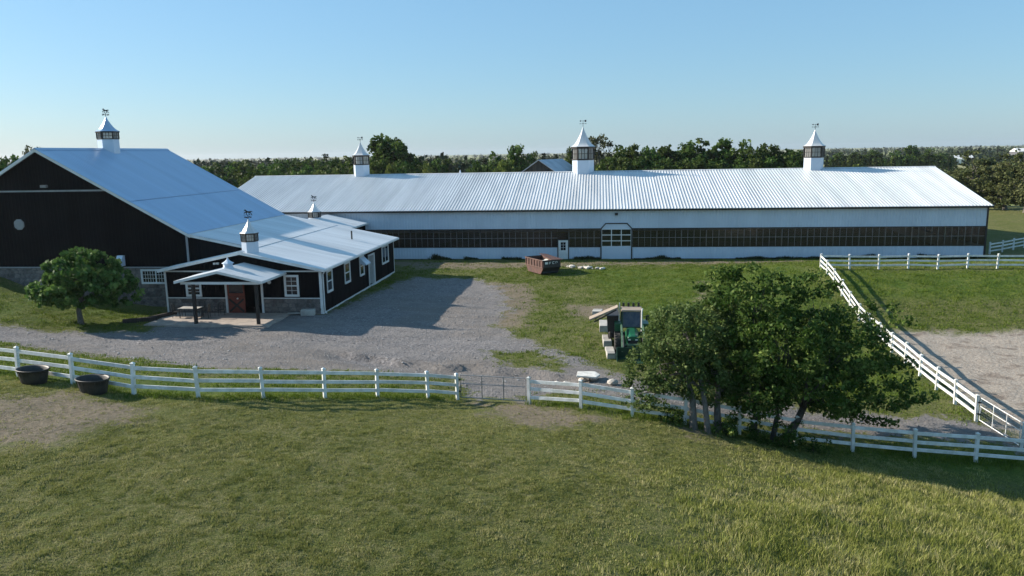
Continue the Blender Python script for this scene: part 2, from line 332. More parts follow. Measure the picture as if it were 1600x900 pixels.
def sdist(poly, X, Y):
    """signed distance to a polygon, positive inside"""
    P = np.array(poly, float); Q = np.roll(P, -1, 0); d2 = np.full(X.shape, 1e9); ins = np.zeros(X.shape, bool)
    for (ax, ay), (bx, by) in zip(P, Q):
        ex, ey = bx - ax, by - ay; t = np.clip(((X - ax) * ex + (Y - ay) * ey) / (ex * ex + ey * ey), 0, 1)
        d2 = np.minimum(d2, (X - ax - t * ex) ** 2 + (Y - ay - t * ey) ** 2)
        c = ((ay > Y) != (by > Y)) & (X < ex * (Y - ay) / (ey if abs(ey) > 1e-9 else 1e-9) + ax); ins ^= c
    return np.where(ins, 1, -1) * np.sqrt(d2)
def gravel_sd(X, Y): return np.minimum(sdist(GRAVEL, X, Y), -sdist(ISLAND, X, Y))
def dirt_sd(X, Y): return np.max([sdist(p, X, Y) for p in DIRT], 0)
def lush_sd(X, Y): return np.max([sdist(p, X, Y) for p in LUSH], 0)

def ground_material():
    m = bpy.data.materials.new('ground_grass_gravel'); nt, n, l, b = nodes_of(m)
    def attr(s):
        a = n.new('ShaderNodeAttribute'); a.attribute_name = s; return a.outputs['Fac']
    n_big = noise(nt, .10, 3, .5); n_mid = noise(nt, .75, 6, .65, dist=.4); n_fine = noise(nt, 5.0, 5, .65); n_xf = noise(nt, 26.0, 3, .6)
    # grass
    dry = mixc(nt, sstep(nt, n_mid, .36, .64), (.125, .142, .036), (.200, .188, .080))
    dry = mixc(nt, sstep(nt, n_xf, .44, .58, 0, .9), dry, (.070, .076, .028))
    dry = mixc(nt, sstep(nt, n_fine, .40, .66), dry, (.078, .096, .022))
    lush = mixc(nt, sstep(nt, n_mid, .38, .64), (.070, .115, .014), (.120, .142, .028))
    lush = mixc(nt, sstep(nt, n_fine, .42, .68), lush, (.044, .076, .010))
    wob = mathn(nt, 'MULTIPLY', mathn(nt, 'SUBTRACT', n_mid, .5), 4.5)
    wob2 = mathn(nt, 'MULTIPLY', mathn(nt, 'SUBTRACT', n_fine, .5), 2.2)
    fl = sstep(nt, mathn(nt, 'ADD', attr('lush'), wob), -1.2, 1.2)
    grass = mixc(nt, fl, dry, lush)
    # bare earth
    earth = mixc(nt, sstep(nt, n_fine, .35, .65), (.150, .120, .088), (.225, .185, .140))
    fd = sstep(nt, mathn(nt, 'ADD', mathn(nt, 'ADD', attr('dirt'), wob), wob2), -.5, .9, 0, .88)
    c = mixc(nt, fd, grass, earth)
    # gravel: speckled stones
    v = n.new('ShaderNodeTexVoronoi'); v.inputs['Scale'].default_value = 9.0; g = n.new('ShaderNodeNewGeometry'); l.new(g.outputs['Position'], v.inputs['Vector'])
    sp = n.new('ShaderNodeSeparateColor'); l.new(v.outputs['Color'], sp.inputs[0])
    grv = mixc(nt, sp.outputs[0], (.120, .116, .118), (.275, .262, .262))
    grv = mixc(nt, sstep(nt, n_big, .40, .60), grv, (.195, .175, .158), 'MIX')
    lane = noise(nt, 1.0, 4, .55, scaled_pos(nt, (.10, .75, .5)), .6)
    grv = mixc(nt, sstep(nt, lane, .40, .62, 0, .5), grv, (.255, .242, .236))
    grv = mixc(nt, sstep(nt, lane, .58, .70, 0, .45), grv, (.13, .12, .115))
    grv = mixc(nt, sstep(nt, n_mid, .44, .70, 0, .55), grv, (.155, .145, .138))
    grv = mixc(nt, sstep(nt, n_xf, .45, .75, 0, .5), grv, (.13, .125, .12))
    fg = sstep(nt, mathn(nt, 'ADD', mathn(nt, 'ADD', attr('gravel'), mathn(nt, 'MULTIPLY', wob, 1.15)), mathn(nt, 'MULTIPLY', wob2, 1.0)), -.30, .40)
    c = mixc(nt, fg, c, grv)
    # sandy paddock on the right
    snd = mixc(nt, sp.outputs[1], (.30, .258, .212), (.40, .352, .30))
    snd = mixc(nt, sstep(nt, n_mid, .52, .66, 0, .75), snd, (.16, .125, .10))
    fp = sstep(nt, mathn(nt, 'ADD', mathn(nt, 'ADD', attr('paddock'), wob), wob2), -.8, 1.0)
    c = mixc(nt, fp, c, snd)
    # far fields
    vf = n.new('ShaderNodeTexVoronoi'); vf.inputs['Scale'].default_value = .0045; l.new(g.outputs['Position'], vf.inputs['Vector'])
    sf = n.new('ShaderNodeSeparateColor'); l.new(vf.outputs['Color'], sf.inputs[0])
    field = mixc(nt, sstep(nt, sf.outputs[0], .35, .6), (.145, .190, .045), (.31, .29, .15))
    field = mixc(nt, sstep(nt, n_big, .4, .6, 0, .35), field, (.10, .12, .04))
    c = mixc(nt, attr('far'), c, field)
    l.new(c, b.inputs['Base Color']); b.inputs['Roughness'].default_value = .95; b.inputs['Specular IOR Level'].default_value = .15
    h = mathn(nt, 'ADD', mathn(nt, 'MULTIPLY', n_fine, 1.0), mathn(nt, 'MULTIPLY', n_xf, .45))
    bump(nt, h, 1.0, .12, b)
    return m
M['ground'] = ground_material()

def axis(lo, hi, step, reach, g=1.28):
    core = np.arange(lo, hi + 1e-6, step); a = [core[-1]]; b = [core[0]]; s = step
    while a[-1] < reach: s *= g; a.append(a[-1] + s)
    s = step
    while b[-1] > -reach: s *= g; b.append(b[-1] - s)
    return np.r_[np.array(b[1:])[::-1], core, np.array(a[1:])]
def make_ground():
    xs = axis(-52, 50, .3, 9000); ys = axis(9, 84, .3, 9000)
    X, Y = np.meshgrid(xs, ys); Z = ground(X, Y)
    V = np.c_[X.ravel(), Y.ravel(), Z.ravel()]
    nx, ny = len(xs), len(ys)
    i = (np.arange(ny - 1)[:, None] * nx + np.arange(nx - 1)[None]).ravel(); Q = np.c_[i, i + 1, i + 1 + nx, i + nx]
    A = {'gravel': gravel_sd(X, Y), 'dirt': dirt_sd(X, Y), 'lush': lush_sd(X, Y), 'paddock': sdist(PADDOCK, X, Y), 'far': ss(75, 140, np.hypot(X, Y - 55)) * 1.0}
    for k in A: A[k] = np.clip(A[k].ravel(), -4, 4)
    cg = A['gravel'][Q].mean(1) > 0; cp = (A['paddock'][Q].mean(1) > 0) & ~cg
    for name, sel in (('ground', ~cg & ~cp), ('gravel_yard', cg), ('gravel_paddock', cp)):
        q = Q[sel]; u, inv = np.unique(q, return_inverse=True); me = fast_mesh(name, V[u], inv.reshape(q.shape), M['ground'], smooth=True)
        for k, a in A.items():
            at = me.attributes.new(k, 'FLOAT', 'POINT'); at.data.foreach_set('value', a[u].astype(np.float32))
        structure(obj(name, me))
make_ground()
def gz(x, y): return float(ground(x, y))
# ---------------------------------------------------------------- building helpers
def ribbed_mesh(name, w, v0, v1, mat, ribs=3, h=.028, back=.03, s0=0.0, s1=0.0, rw=.05):
    """one ribbed steel panel: u 0..w across, v from v0+s0*u to v1+s1*u, ribs stand out along +n"""
    pr = [(0, 0)]
    for k in range(ribs):
        c = w * (k + .5) / ribs
        pr += [(c - rw, 0), (c - rw * .45, h), (c + rw * .45, h), (c + rw, 0)]
    pr += [(w, 0), (w, -back), (0, -back)]
    n = len(pr); V = [(u, v0 + s0 * u, z) for u, z in pr] + [(u, v1 + s1 * u, z) for u, z in pr]
    F = [tuple(range(n)), tuple(range(2 * n - 1, n - 1, -1))] + [(i, i + n, (i + 1) % n + n, (i + 1) % n) for i in range(n)]
    F = [tuple(reversed(f)) for f in F]
    me = bpy.data.meshes.new(name); me.from_pydata(V, [], F); me.materials.append(mat); me.update()
    return me
CACHE = {}
def panels(parent, name, origin, U, Vv, length, v0, v1, mat, pw=.9144, top=None, bot=None, ribs=3, h=.028, rw=.05):
    """row of panels along U starting at origin; top/bot: functions of u giving the v limits (linear in a panel)"""
    U = Vector(U); n = max(1, math.ceil(length / pw - .05)); u = 0.0
    while u < length - 1e-3:
        w = min(pw, length - u)
        if length - u - w < .12: w = length - u
        if top is None and bot is None:
            key = (name, round(w, 3), round(v0, 3), round(v1, 3), mat.name, ribs, h)
            if key not in CACHE: CACHE[key] = ribbed_mesh(name, w, v0, v1, mat, ribs, h, rw=rw)
            me = CACHE[key]
        else:
            b0 = bot(u) if bot else v0; b1 = bot(u + w) if bot else v0
            t0 = top(u) if top else v1; t1 = top(u + w) if top else v1
            me = ribbed_mesh(name, w, b0, t0, mat, ribs, h, s0=(b1 - b0) / w, s1=(t1 - t0) / w, rw=rw)
        obj(name, me, parent, basis(Vector(origin) + U * u, U, Vv)); u += w
HORSE = [(-.52, .10), (-.47, .20), (-.36, .23), (-.28, .30), (-.33, .42), (-.44, .40), (-.50, .34), (-.53, .36), (-.46, .50), (-.36, .58), (-.34, .63), (-.29, .58), (-.16, .46), (-.02, .36), (.16, .33), (.30, .36), (.38, .34), (.50, .40), (.66, .30), (.72, .18), (.58, .26), (.44, .24), (.46, .12), (.58, .02), (.56, -.14), (.50, -.14), (.50, -.02), (.38, .06), (.30, .12), (.24, .04), (.30, -.14), (.23, -.16), (.14, .02), (.14, .14), (-.12, .14), (-.16, .02), (-.10, -.14), (-.17, -.15), (-.25, .02), (-.26, .14), (-.34, .13), (-.44, .08), (-.48, -.02), (-.54, .0)]
def cupola(parent, x, y, zb, rad, rot, z_body, z_win, z_top, horse=0.0, mats=('white_metal', 'roof_metal')):
    """hexagonal roof cupola: white body, dark glazed lantern, concave spire and weathervane"""
    c = part_empty('cupola', (x, y, zb), parent)
    MB().lathe([(rad, zb), (rad, z_body)], (x, y, 0), 6, rot).build('body', M[mats[0]], c)
    f = MB(); hw = z_win - z_body
    f.lathe([(rad * 1.05, z_body), (rad * 1.05, z_body + hw * .10)], (x, y, 0), 6, rot).lathe([(rad * 1.12, z_win - hw * .15), (rad * 1.14, z_win)], (x, y, 0), 6, rot)
    za, zt = z_body + hw * .10, z_win - hw * .14
    for k in range(6):
        t = rot + k * math.pi / 3; t2 = t + math.pi / 3
        p = Vector((x + rad * math.cos(t), y + rad * math.sin(t), 0)); q = Vector((x + rad * math.cos(t2), y + rad * math.sin(t2), 0))
        f.bar(p + Vector((0, 0, za)), p + Vector((0, 0, zt)), rad * .13, rad * .13, up=(math.cos(t), math.sin(t), 0))
        for s in (.36, .64): f.bar(p.lerp(q, s) + Vector((0, 0, za)), p.lerp(q, s) + Vector((0, 0, zt)), rad * .035, rad * .035, up=(math.cos(t), math.sin(t), 0))
        zm = (za + zt) / 2; f.bar(p + Vector((0, 0, zm)), q + Vector((0, 0, zm)), rad * .035, rad * .035)
    f.build('lantern_frame', M['dark_frame'], c)
    for k in range(6):
        t = rot + k * math.pi / 3; t2 = t + math.pi / 3; r2 = rad * .97
        p = Vector((x + r2 * math.cos(t), y + r2 * math.sin(t), 0)); q = Vector((x + r2 * math.cos(t2), y + r2 * math.sin(t2), 0))
        a, b = p.lerp(q, .1), p.lerp(q, .9); d = Vector((math.cos((t + t2) / 2), math.sin((t + t2) / 2), 0)) * -.015
        MB().prism([(a.x, a.y, za), (b.x, b.y, za), (b.x, b.y, zt), (a.x, a.y, zt)], d).build('pane', M['lantern_glass'], c)
    hs = z_top - z_win
    prof = [(rad * 1.16, z_win + .004)] + [(max(rad * q, .02), z_win + .03 + hs * s * .97) for s, q in ((0, 1.12), (.06, .93), (.15, .76), (.3, .58), (.5, .38), (.75, .17), (1, .01))]
    MB().lathe(prof, (x, y, 0), 6, rot).build('spire', M[mats[1]], c)
    w = MB(); hv = .55 * rad if not horse else .55 * horse
    w.tube([(x, y, z_top - .1), (x, y, z_top + hv)], .022, 6); w.lathe([(.01, -.05), (.045, 0), (.01, .05)], (x, y, z_top + .08), 6)
    zc = z_top + hv * .45; e = .2 * rad + .1
    w.bar((x - e, y, zc), (x + e, y, zc), .03, .03); w.bar((x, y - e, zc), (x, y + e, zc), .03, .03)
    for dx, dy in ((e, 0), (-e, 0), (0, e), (0, -e)): w.box(x + dx - .035, x + dx + .035, y + dy - .035, y + dy + .035, zc - .045, zc + .045)
    if horse:
        zz = z_top + hv
        w.prism([(x + px * horse, y - .012, zz + (pz + .17) * horse) for px, pz in reversed(HORSE)], (0, .024, 0)); w.bar((x - .6 * horse, y, zz), (x + .7 * horse, y, zz), .025, .03)
    else:
        zz = z_top + hv * .9; w.bar((x - e * .9, y, zz), (x + e * .9, y, zz), .03, .03); w.prism([(x - e * 1.2, y, zz), (x - e * .7, y, zz - .1), (x - e * .7, y, zz + .1)], (0, .02, 0)); w.prism([(x + e * .5, y, zz - .1), (x + e * 1.1, y, zz - .13), (x + e * 1.1, y, zz + .13), (x + e * .5, y, zz + .1)], (0, .02, 0))
    w.build('weathervane', M['iron'], c)
    return c
def window(parent, origin, U, w, h, sashes=2, grid=(2, 2), horizontal=False, casing=.11, glass='window_glass'):
    """cased sash window: origin = lower left corner of the opening, U along the wall; outward = U x Z"""
    U = Vector(U).normalized(); Z = Vector((0, 0, 1)); N = U.cross(Z); o = Vector(origin)
    f = MB(); Mx = Matrix((U, N, Z)).transposed().to_4x4(); Mx.translation = o
    c = casing
    f.box(-c, 0, 0, .06, -c, h + c, M=Mx); f.box(w, w + c, 0, .06, -c, h + c, M=Mx); f.box(0, w, 0, .06, h, h + c, M=Mx); f.box(-.02, w + .02, 0, .09, -c, 0, M=Mx)
    s = .045; rects = []
    for k in range(sashes):
        if horizontal: x0, x1, z0, z1 = w * k / sashes, w * (k + 1) / sashes, 0, h
        else: x0, x1, z0, z1 = 0, w, h * k / sashes, h * (k + 1) / sashes
        e = .003 * (k + 1)
        f.box(x0, x0 + s, .005, .035 + e, z0, z1, M=Mx); f.box(x1 - s, x1, .005, .035 + e, z0, z1, M=Mx)
        f.box(x0 + s, x1 - s, .005, .034 + e, z0, z0 + s, M=Mx); f.box(x0 + s, x1 - s, .005, .034 + e, z1 - s, z1, M=Mx)
        for i in range(1, grid[0]):
            xx = x0 + s + (x1 - x0 - 2 * s) * i / grid[0]; f.box(xx - .012, xx + .012, .008, .026, z0 + s, z1 - s, M=Mx)
        for j in range(1, grid[1]):
            zz = z0 + s + (z1 - z0 - 2 * s) * j / grid[1]; f.box(x0 + s, x1 - s, .009, .024, zz - .012, zz + .012, M=Mx)
        rects.append((x0 + s, x1 - s, z0 + s, z1 - s))
    fo = f.build('window', M['trim'], parent)
    for x0, x1, z0, z1 in rects:
        for i in range(grid[0]):
            for j in range(grid[1]):
                a0 = x0 + (x1 - x0) * i / grid[0]; a1 = x0 + (x1 - x0) * (i + 1) / grid[0]; b0 = z0 + (z1 - z0) * j / grid[1]; b1 = z0 + (z1 - z0) * (j + 1) / grid[1]
                MB().box(a0, a1, .004, .014, b0, b1, M=Mx).build('pane', M[glass], fo)
    return fo
STONES = []
def stone_meshes():
    r = random.Random(3)
    for k in range(9):
        n = r.choice((6, 7, 8)); pts = []
        for i in range(n):
            t = 2 * math.pi * (i + r.uniform(-.22, .22)) / n; e = 1 / max(abs(math.cos(t)), abs(math.sin(t))) ** .7
            pts.append((.5 * math.cos(t) * e * r.uniform(.86, 1.0), .5 * math.sin(t) * e * r.uniform(.86, 1.0)))
        V = [(a, b, -.4) for a, b in pts] + [(a, b, .35) for a, b in pts] + [(a * .78, b * .78, .5 + r.uniform(0, .3)) for a, b in pts]
        F = [(i, (i + 1) % n, n + (i + 1) % n, n + i) for i in range(n)] + [(n + i, n + (i + 1) % n, 2 * n + (i + 1) % n, 2 * n + i) for i in range(n)] + [tuple(range(2 * n, 3 * n))]
        me = bpy.data.meshes.new('stone'); me.from_pydata(V, [], F); me.materials.append(M['stone_a']); me.update(); STONES.append(me)
stone_meshes()
def stone_face(parent, x0, x1, y, z0f, z1, seed, cw=.44, ch=.29, skip=()):
    """irregular field stones set in mortar on a wall facing -Y; z0f(x) gives the ground line"""
    r = random.Random(seed); z = -.1; row = 0
    while z < z1 - .1:
        h = min(ch * r.uniform(.8, 1.25), z1 - z); x = x0
        if z1 - z - h < .13: h = z1 - z
        while x < x1 - .05:
            w = min(cw * r.uniform(.6, 1.5), x1 - x)
            if x1 - x - w < .15: w = x1 - x
            if z + h > z0f(x + w / 2) and not any(a < x + w / 2 < b and c < z + h / 2 < d for a, b, c, d in skip):
                Mx = basis((x + w / 2, y, z + h / 2), (1, 0, 0), (0, 0, 1)) @ Matrix.Rotation(r.uniform(-.08, .08), 4, 'Z') @ Matrix.Diagonal((w * .95, h * .95, .07, 1))
                obj('stone', r.choice(STONES), parent, Mx)
            x += w
        z += h; row += 1

# ---------------------------------------------------------------- long white riding arena
AX0, AX1, AY0, AY1, AYR = -43.2, 38.4, 81.0, 108.4, 94.7
EAVE, RIDGE = 5.3, 8.72
arena = thing('riding_arena', ((AX0 + AX1) / 2, AYR, 0), 'long white steel riding arena with a band of dark windows and three roof cupolas', 'arena')
XU = (1, 0, 0); ZU = (0, 0, 1)
WB, WT_ = 1.27, 3.24           # window band
DOOR = (.22, 3.55); MAN = (-4.30, -3.08)
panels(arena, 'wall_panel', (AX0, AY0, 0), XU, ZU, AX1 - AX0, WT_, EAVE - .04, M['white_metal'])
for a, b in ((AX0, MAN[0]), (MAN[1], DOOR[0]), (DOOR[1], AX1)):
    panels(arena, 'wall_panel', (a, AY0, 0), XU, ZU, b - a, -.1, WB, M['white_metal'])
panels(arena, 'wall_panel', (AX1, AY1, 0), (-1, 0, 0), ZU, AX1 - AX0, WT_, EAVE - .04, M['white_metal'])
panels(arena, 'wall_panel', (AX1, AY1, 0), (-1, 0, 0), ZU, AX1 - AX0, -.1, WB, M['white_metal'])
gab = lambda u: EAVE + (RIDGE - EAVE) * (1 - abs(u - (AYR - AY0)) / (AYR - AY0)) - .06
GW = AYR - AY0
for o_, uv in (((AX1, AY0, 0), (0, 1, 0)), ((AX0, AY1, 0), (0, -1, 0))):
    for half in (0, 1):
        oo = Vector(o_) + Vector(uv) * GW * half
        panels(arena, 'wall_panel', oo, uv, ZU, GW, WT_, EAVE, M['white_metal'], top=(lambda u, hf=half: gab(u + hf * GW)))
        panels(arena, 'wall_panel', oo, uv, ZU, GW, -.1, WB, M['white_metal'])
MB().box(AX0 + .1, AX1 - .1, AY0 + .1, AY1 - .1, -.05, .03).build('floor', M['arena_sand'], arena)
# windows: two rows of sheets behind thin bars
fr = MB(); PWN = .636
def band(xa, xb):
    n = max(1, round((xb - xa) / PWN)); w = (xb - xa) / n; zm = (WB + WT_) / 2
    for k in range(n):
        for z0, z1 in ((WB + .05, zm - .015), (zm + .015, WT_ - .05)):
            key = ('pane', round(w, 4), round(z1 - z0, 3))
            if key not in CACHE:
                me = bpy.data.meshes.new('pane'); t = MB().box(.012, w - .012, 0, .02, 0, z1 - z0)
                me.from_pydata(t.v, [], t.f); me.materials.append(M['smoky']); me.update(); CACHE[key] = me
            obj('pane', CACHE[key], arena, Matrix.Translation((xa + k * w, AY0 - .012, z0)))
        fr.box(xa + k * w - .014, xa + k * w + .014, AY0 - .025, AY0 + .02, WB + .05, WT_ - .05)
        if k % 4 == 0: fr.box(xa + k * w - .07, xa + k * w + .07, AY0 + .06, AY0 + .2, .03, EAVE - .1)
    fr.box(xa, xb, AY0 - .022, AY0 + .018, zm - .018, zm + .018)
for a, b in ((AX0 + .1, MAN[0] - .0), (MAN[1], DOOR[0]), (DOOR[1], AX1 - .1)): band(a, b)
fr.build('mullions', M['galv'], arena)
tr = MB()
for a, b in ((AX0, MAN[0]), (MAN[1], DOOR[0]), (DOOR[1], AX1)):
    tr.box(a, b, AY0 - .045, AY0 + .02, WB - .01, WB + .05)
    tr.box(a, b, AY0 - .045, AY0 + .02, WT_ - .05, WT_ + .012)
tr.build('window_trim', M['black_trim'], arena)
b2 = MB()
for k in range(9):
    xa = AX0 + .2 + k * 9.0; b2.box(xa, min(xa + 8.9, AX1 - .2), AY1 - .02, AY1, WB, WT_)
b2.build('rear_window_sheet', M['smoky'], arena)
e2 = MB()
for k in range(3):
    ya = AY0 + .3 + k * 9.0; e2.box(AX1 - .02, AX1, ya, ya + 8.7, WB, WT_)
e2.build('end_window_sheet', M['clear_glass'], arena)
# roof
SL = Vector((0, AYR - AY0 + .45, (RIDGE - EAVE) * (AYR - AY0 + .45) / (AYR - AY0))); SLN = SL.length
z_e = RIDGE - SL.z
panels(arena, 'roof_panel', (AX0 - .3, AY0 - .45, z_e + .10), XU, SL, AX1 - AX0 + .6, 0, SLN, M['roof_metal'], pw=.98, h=.048, rw=.062)
panels(arena, 'roof_panel', (AX1 + .3, AY1 + .45, z_e + .10), (-1, 0, 0), (0, -SL.y, SL.z), AX1 - AX0 + .6, 0, SLN, M['roof_metal'], pw=.98, h=.048, rw=.062)
MB().prism([(AX0 - .3, AYR - .22, RIDGE + .09), (AX0 - .3, AYR, RIDGE + .165), (AX0 - .3, AYR + .22, RIDGE + .09)], (AX1 - AX0 + .6, 0, 0)).build('ridge_cap', M['roof_metal'], arena)
MB().box(AX0 - .3, AX1 + .3, AY0 - .42, AY0 - .36, z_e - .10, z_e + .06).build('fascia', M['black_trim'], arena)
MB().box(AX0 - .3, AX1 + .3, AY0 - .36, AY0 - .002, EAVE - .10, EAVE - .04).build('soffit', M['trim'], arena)
rk = MB()
for xx in (AX0 - .30, AX1 + .24):
    for s in (-1, 1): MB().bar((xx + .03, AYR, RIDGE - .03), (xx + .03, AYR + s * SL.y, RIDGE - SL.z - .03), .06, .2).build('rake_board', M['black_trim'], arena)
MB().box(AX1 - .12, AX1 + .05, AY0 - .06, AY0 + .1, -.1, EAVE - .1).build('corner_trim', M['black_trim'], arena)
MB().box(AX0 - .05, AX1 + .04, AY0 - .03, AY0 + .02, -.12, .05).build('base_trim', M['dark_frame'], arena)
# overhead door
d0, d1 = DOOR; yd = AY0 - .04
od = part_empty('overhead_door', ((d0 + d1) / 2, yd, 0), arena)
t = MB(); t.box(d0, d0 + .13, yd - .03, AY0 + .05, 0, WT_); t.box(d1 - .13, d1, yd - .03, AY0 + .05, 0, WT_)
t.bar((d0 + .065, yd, WT_ - .02), (d0 + .55, yd, 3.74), .1, .12, up=(0, 1, 0)); t.bar((d1 - .065, yd, WT_ - .02), (d1 - .55, yd, 3.74), .1, .12, up=(0, 1, 0)); t.bar((d0 + .5, yd, 3.76), (d1 - .5, yd, 3.76), .1, .12, up=(0, 1, 0))
t.build('door_frame', M['black_trim'], od)
MB().prism([(d0 + .13, yd + .005, 3.16), (d1 - .13, yd + .005, 3.16), (d1 - .13, yd + .005, 3.28), (d1 - .56, yd + .005, 3.70), (d0 + .56, yd + .005, 3.70), (d0 + .13, yd + .005, 3.28)], (0, .05, 0)).build('transom_panel', M['white_metal'], od)
MB().box(d0 + .13, d1 - .13, yd, yd + .05, .02, 1.34).build('lower_panel', M['white_metal'], od)
t = MB(); xs = [d0 + .13 + (d1 - d0 - .26) * k / 3 for k in range(4)]; zs = [1.34, 1.93, 2.55, 3.16]
for k in range(4): t.box(xs[k] - .045, xs[k] + .045, yd - .01, yd + .05, 1.345, 3.155)
for k in range(4): t.box(xs[0] + .045, xs[3] - .045, yd - .006, yd + .046, zs[k] - (.0 if k == 0 else .045), zs[k] + (.045 if k < 3 else 0))
t.build('sash', M['trim'], od)
for i in range(3):
    for j in range(3): MB().box(xs[i] + .04, xs[i + 1] - .04, yd + .02, yd + .03, zs[j] + .04, zs[j + 1] - .04).build('pane', M['window_glass'], od)
# walk-in door
m0, m1 = MAN
md = part_empty('door', ((m0 + m1) / 2, yd, 0), arena)
t = MB(); t.box(m0, m0 + .1, yd - .02, AY0 + .05, 0, 2.12); t.box(m1 - .1, m1, yd - .02, AY0 + .05, 0, 2.12); t.box(m0 + .1, m1 - .1, yd - .02, AY0 + .05, 2.02, 2.12); t.build('door_frame', M['black_trim'], md)
t = MB(); w0, w1 = m0 + .35, m1 - .35
t.box(m0 + .1, w0, yd, yd + .05, .02, 2.02); t.box(w1, m1 - .1, yd, yd + .05, .02, 2.02); t.box(w0, w1, yd, yd + .05, .02, .95); t.box(w0, w1, yd, yd + .05, 1.8, 2.02)
t.box((w0 + w1) / 2 - .012, (w0 + w1) / 2 + .012, yd + .005, yd + .03, .95, 1.8)
for zz in (1.23, 1.52): t.box(w0, w1, yd + .006, yd + .028, zz - .012, zz + .012)
t.build('door_leaf', M['trim'], md); MB().box(w0, w1, yd + .03, yd + .04, .95, 1.8).build('pane', M['window_glass'], md)
MB().tube([(m0 + .18, yd - .06, .98), (m0 + .18, yd, .98)], .03, 8).build('handle', M['iron'], md)
t = MB(); t.box(m0, m1, WT_ - .05, WT_, 0, 0)
panels(arena, 'wall_panel', (m0, AY0, 0), XU, ZU, m1 - m0, 2.12, WT_, M['smoky'])
t = MB(); t.box(1.72, 2.02, AY0 - .22, AY0 - .04, 4.62, 4.86); t.box(1.78, 1.96, AY0 - .04, AY0, 4.68, 4.8); t.build('flood_light', M['dark_steel'], arena)
# cupolas along the ridge
slope = (RIDGE - EAVE) / (AYR - AY0)
cupola(arena, -29.5, AYR, RIDGE - 1.0 * slope - .1, 1.0, 0, 10.05, 11.25, 12.9)
cupola(arena, -1.85, AYR, RIDGE - 1.3 * slope - .1, 1.3, 0, 10.2, 11.8, 14.2)
cupola(arena, 25.1, AYR, RIDGE - 1.12 * slope - .1, 1.12, 0, 10.05, 11.4, 13.3)
MB().lathe([(.16, RIDGE - .1), (.14, RIDGE + .1), (.03, RIDGE + .5)], (-17.2, AYR + 1.2, 0), 8).build('roof_vent', M['white_metal'], arena)

# ---------------------------------------------------------------- black bank barn
BX0, BX1, BXR, BY0, BY1 = -53.3, -30.75, -42.02, 54.5, 72.0
BE, BR = 5.78, 12.08
barn = thing('bank_barn', (BXR, (BY0 + BY1) / 2, 0), 'tall black gabled barn with pale steel roof, stone base and single cupola', 'barn')
bs = (BR - BE) / (BX1 - BXR)
btop = lambda u: BR - bs * abs(BX0 + u - BXR) - .1
HW = BXR - BX0
for hf in (0, 1):
    oo = (BX0 + HW * hf, BY0, 0)
    panels(barn, 'siding_panel', oo, XU, ZU, HW, 3.14, 9, M['black_siding'], top=lambda u, hf=hf: min(8.9, btop(u + hf * HW)), h=.02)
ub = (BR - 9.02 - .1) / bs
panels(barn, 'siding_panel', (BXR - ub, BY0 - .015, 0), XU, ZU, ub, 9.02, 12, M['black_siding'], top=lambda u: btop(BXR - ub - BX0 + u), h=.02)
panels(barn, 'siding_panel', (BXR, BY0 - .015, 0), XU, ZU, ub, 9.02, 12, M['black_siding'], top=lambda u: btop(HW + u), h=.02)
MB().box(BXR - ub - .1, BXR + ub + .1, BY0 - .06, BY0 + .02, 8.90, 9.02).build('band_trim', M['trim_grey'], barn)
panels(barn, 'siding_panel', (BX1, BY0, 0), (0, 1, 0), ZU, BY1 - BY0, 0, BE - .1, M['black_siding'], h=.02)
panels(barn, 'siding_panel', (BX0, BY1, 0), (0, -1, 0), ZU, BY1 - BY0, 0, BE - .1, M['black_siding'], h=.02)
for hf in (0, 1): panels(barn, 'siding_panel', (BX1 - HW * hf, BY1, 0), (-1, 0, 0), ZU, HW, 0, 9, M['black_siding'], top=lambda u, hf=hf: btop(u + hf * HW), h=.02)
sw = MB().box(BX0 + .02, BX1 - .02, BY0 - .03, BY0 + .25, -.3, 3.06).build('stone_wall', M['mortar'], barn)
wx0, wx1, wz0, wz1 = -34.55, -32.35, 1.93, 2.86
stone_face(sw, -47.5, BX1 - .3, BY0 - .035, lambda x: gz(x, BY0 - .3) - .05, 3.02, 5, .5, .32, skip=[(wx0 - .2, wx1 + .2, wz0 - .2, wz1 + .2)])
MB().box(BX0 - .05, BX1 + .02, BY0 - .16, BY0 + .02, 3.06, 3.14).build('ledge_trim', M['trim_grey'], barn)
window(barn, (wx0, BY0 - .10, wz0), XU, wx1 - wx0, wz1 - wz0, 2, (5, 3), True, .1)
MB().box(BX1 - .10, BX1 + .05, BY0 - .05, BY0 + .06, 3.14, BE - .12).build('corner_trim', M['trim_grey'], barn)
MB().lathe([(.42, 0), (.42, .07)], (-44.25, 0, 0), 8, math.pi / 8)
v = MB(); vc = Vector((-44.25, BY0 - .07, 6.43))
oct_ = [vc + Vector((.43 * math.cos(math.pi / 8 + k * math.pi / 4), 0, .43 * math.sin(math.pi / 8 + k * math.pi / 4))) for k in range(8)]
v.prism(oct_, (0, .06, 0))
vent = v.build('gable_vent', M['trim_grey'], barn)
for k in range(5): MB().box(vc.x - .33, vc.x + .33, vc.y - .03, vc.y, vc.z - .27 + k * .12, vc.z - .21 + k * .12).build('louvre', M['trim_grey'], vent)
v = MB(); v.box(-41.98, -41.5, BY0 - .25, BY0 - .03, 9.22, 9.42); v.build('flood_light', M['galv'], barn)
hx = -36.4
v = MB().prism([(hx, BY0, 3.24), (hx, BY0 - .62, 3.24), (hx, BY0 - .62, 3.40), (hx, BY0 - .2, 4.02), (hx, BY0, 4.02)][::-1], (.5, 0, 0)).build('vent_hood', M['white_metal'], barn)
OV = .32
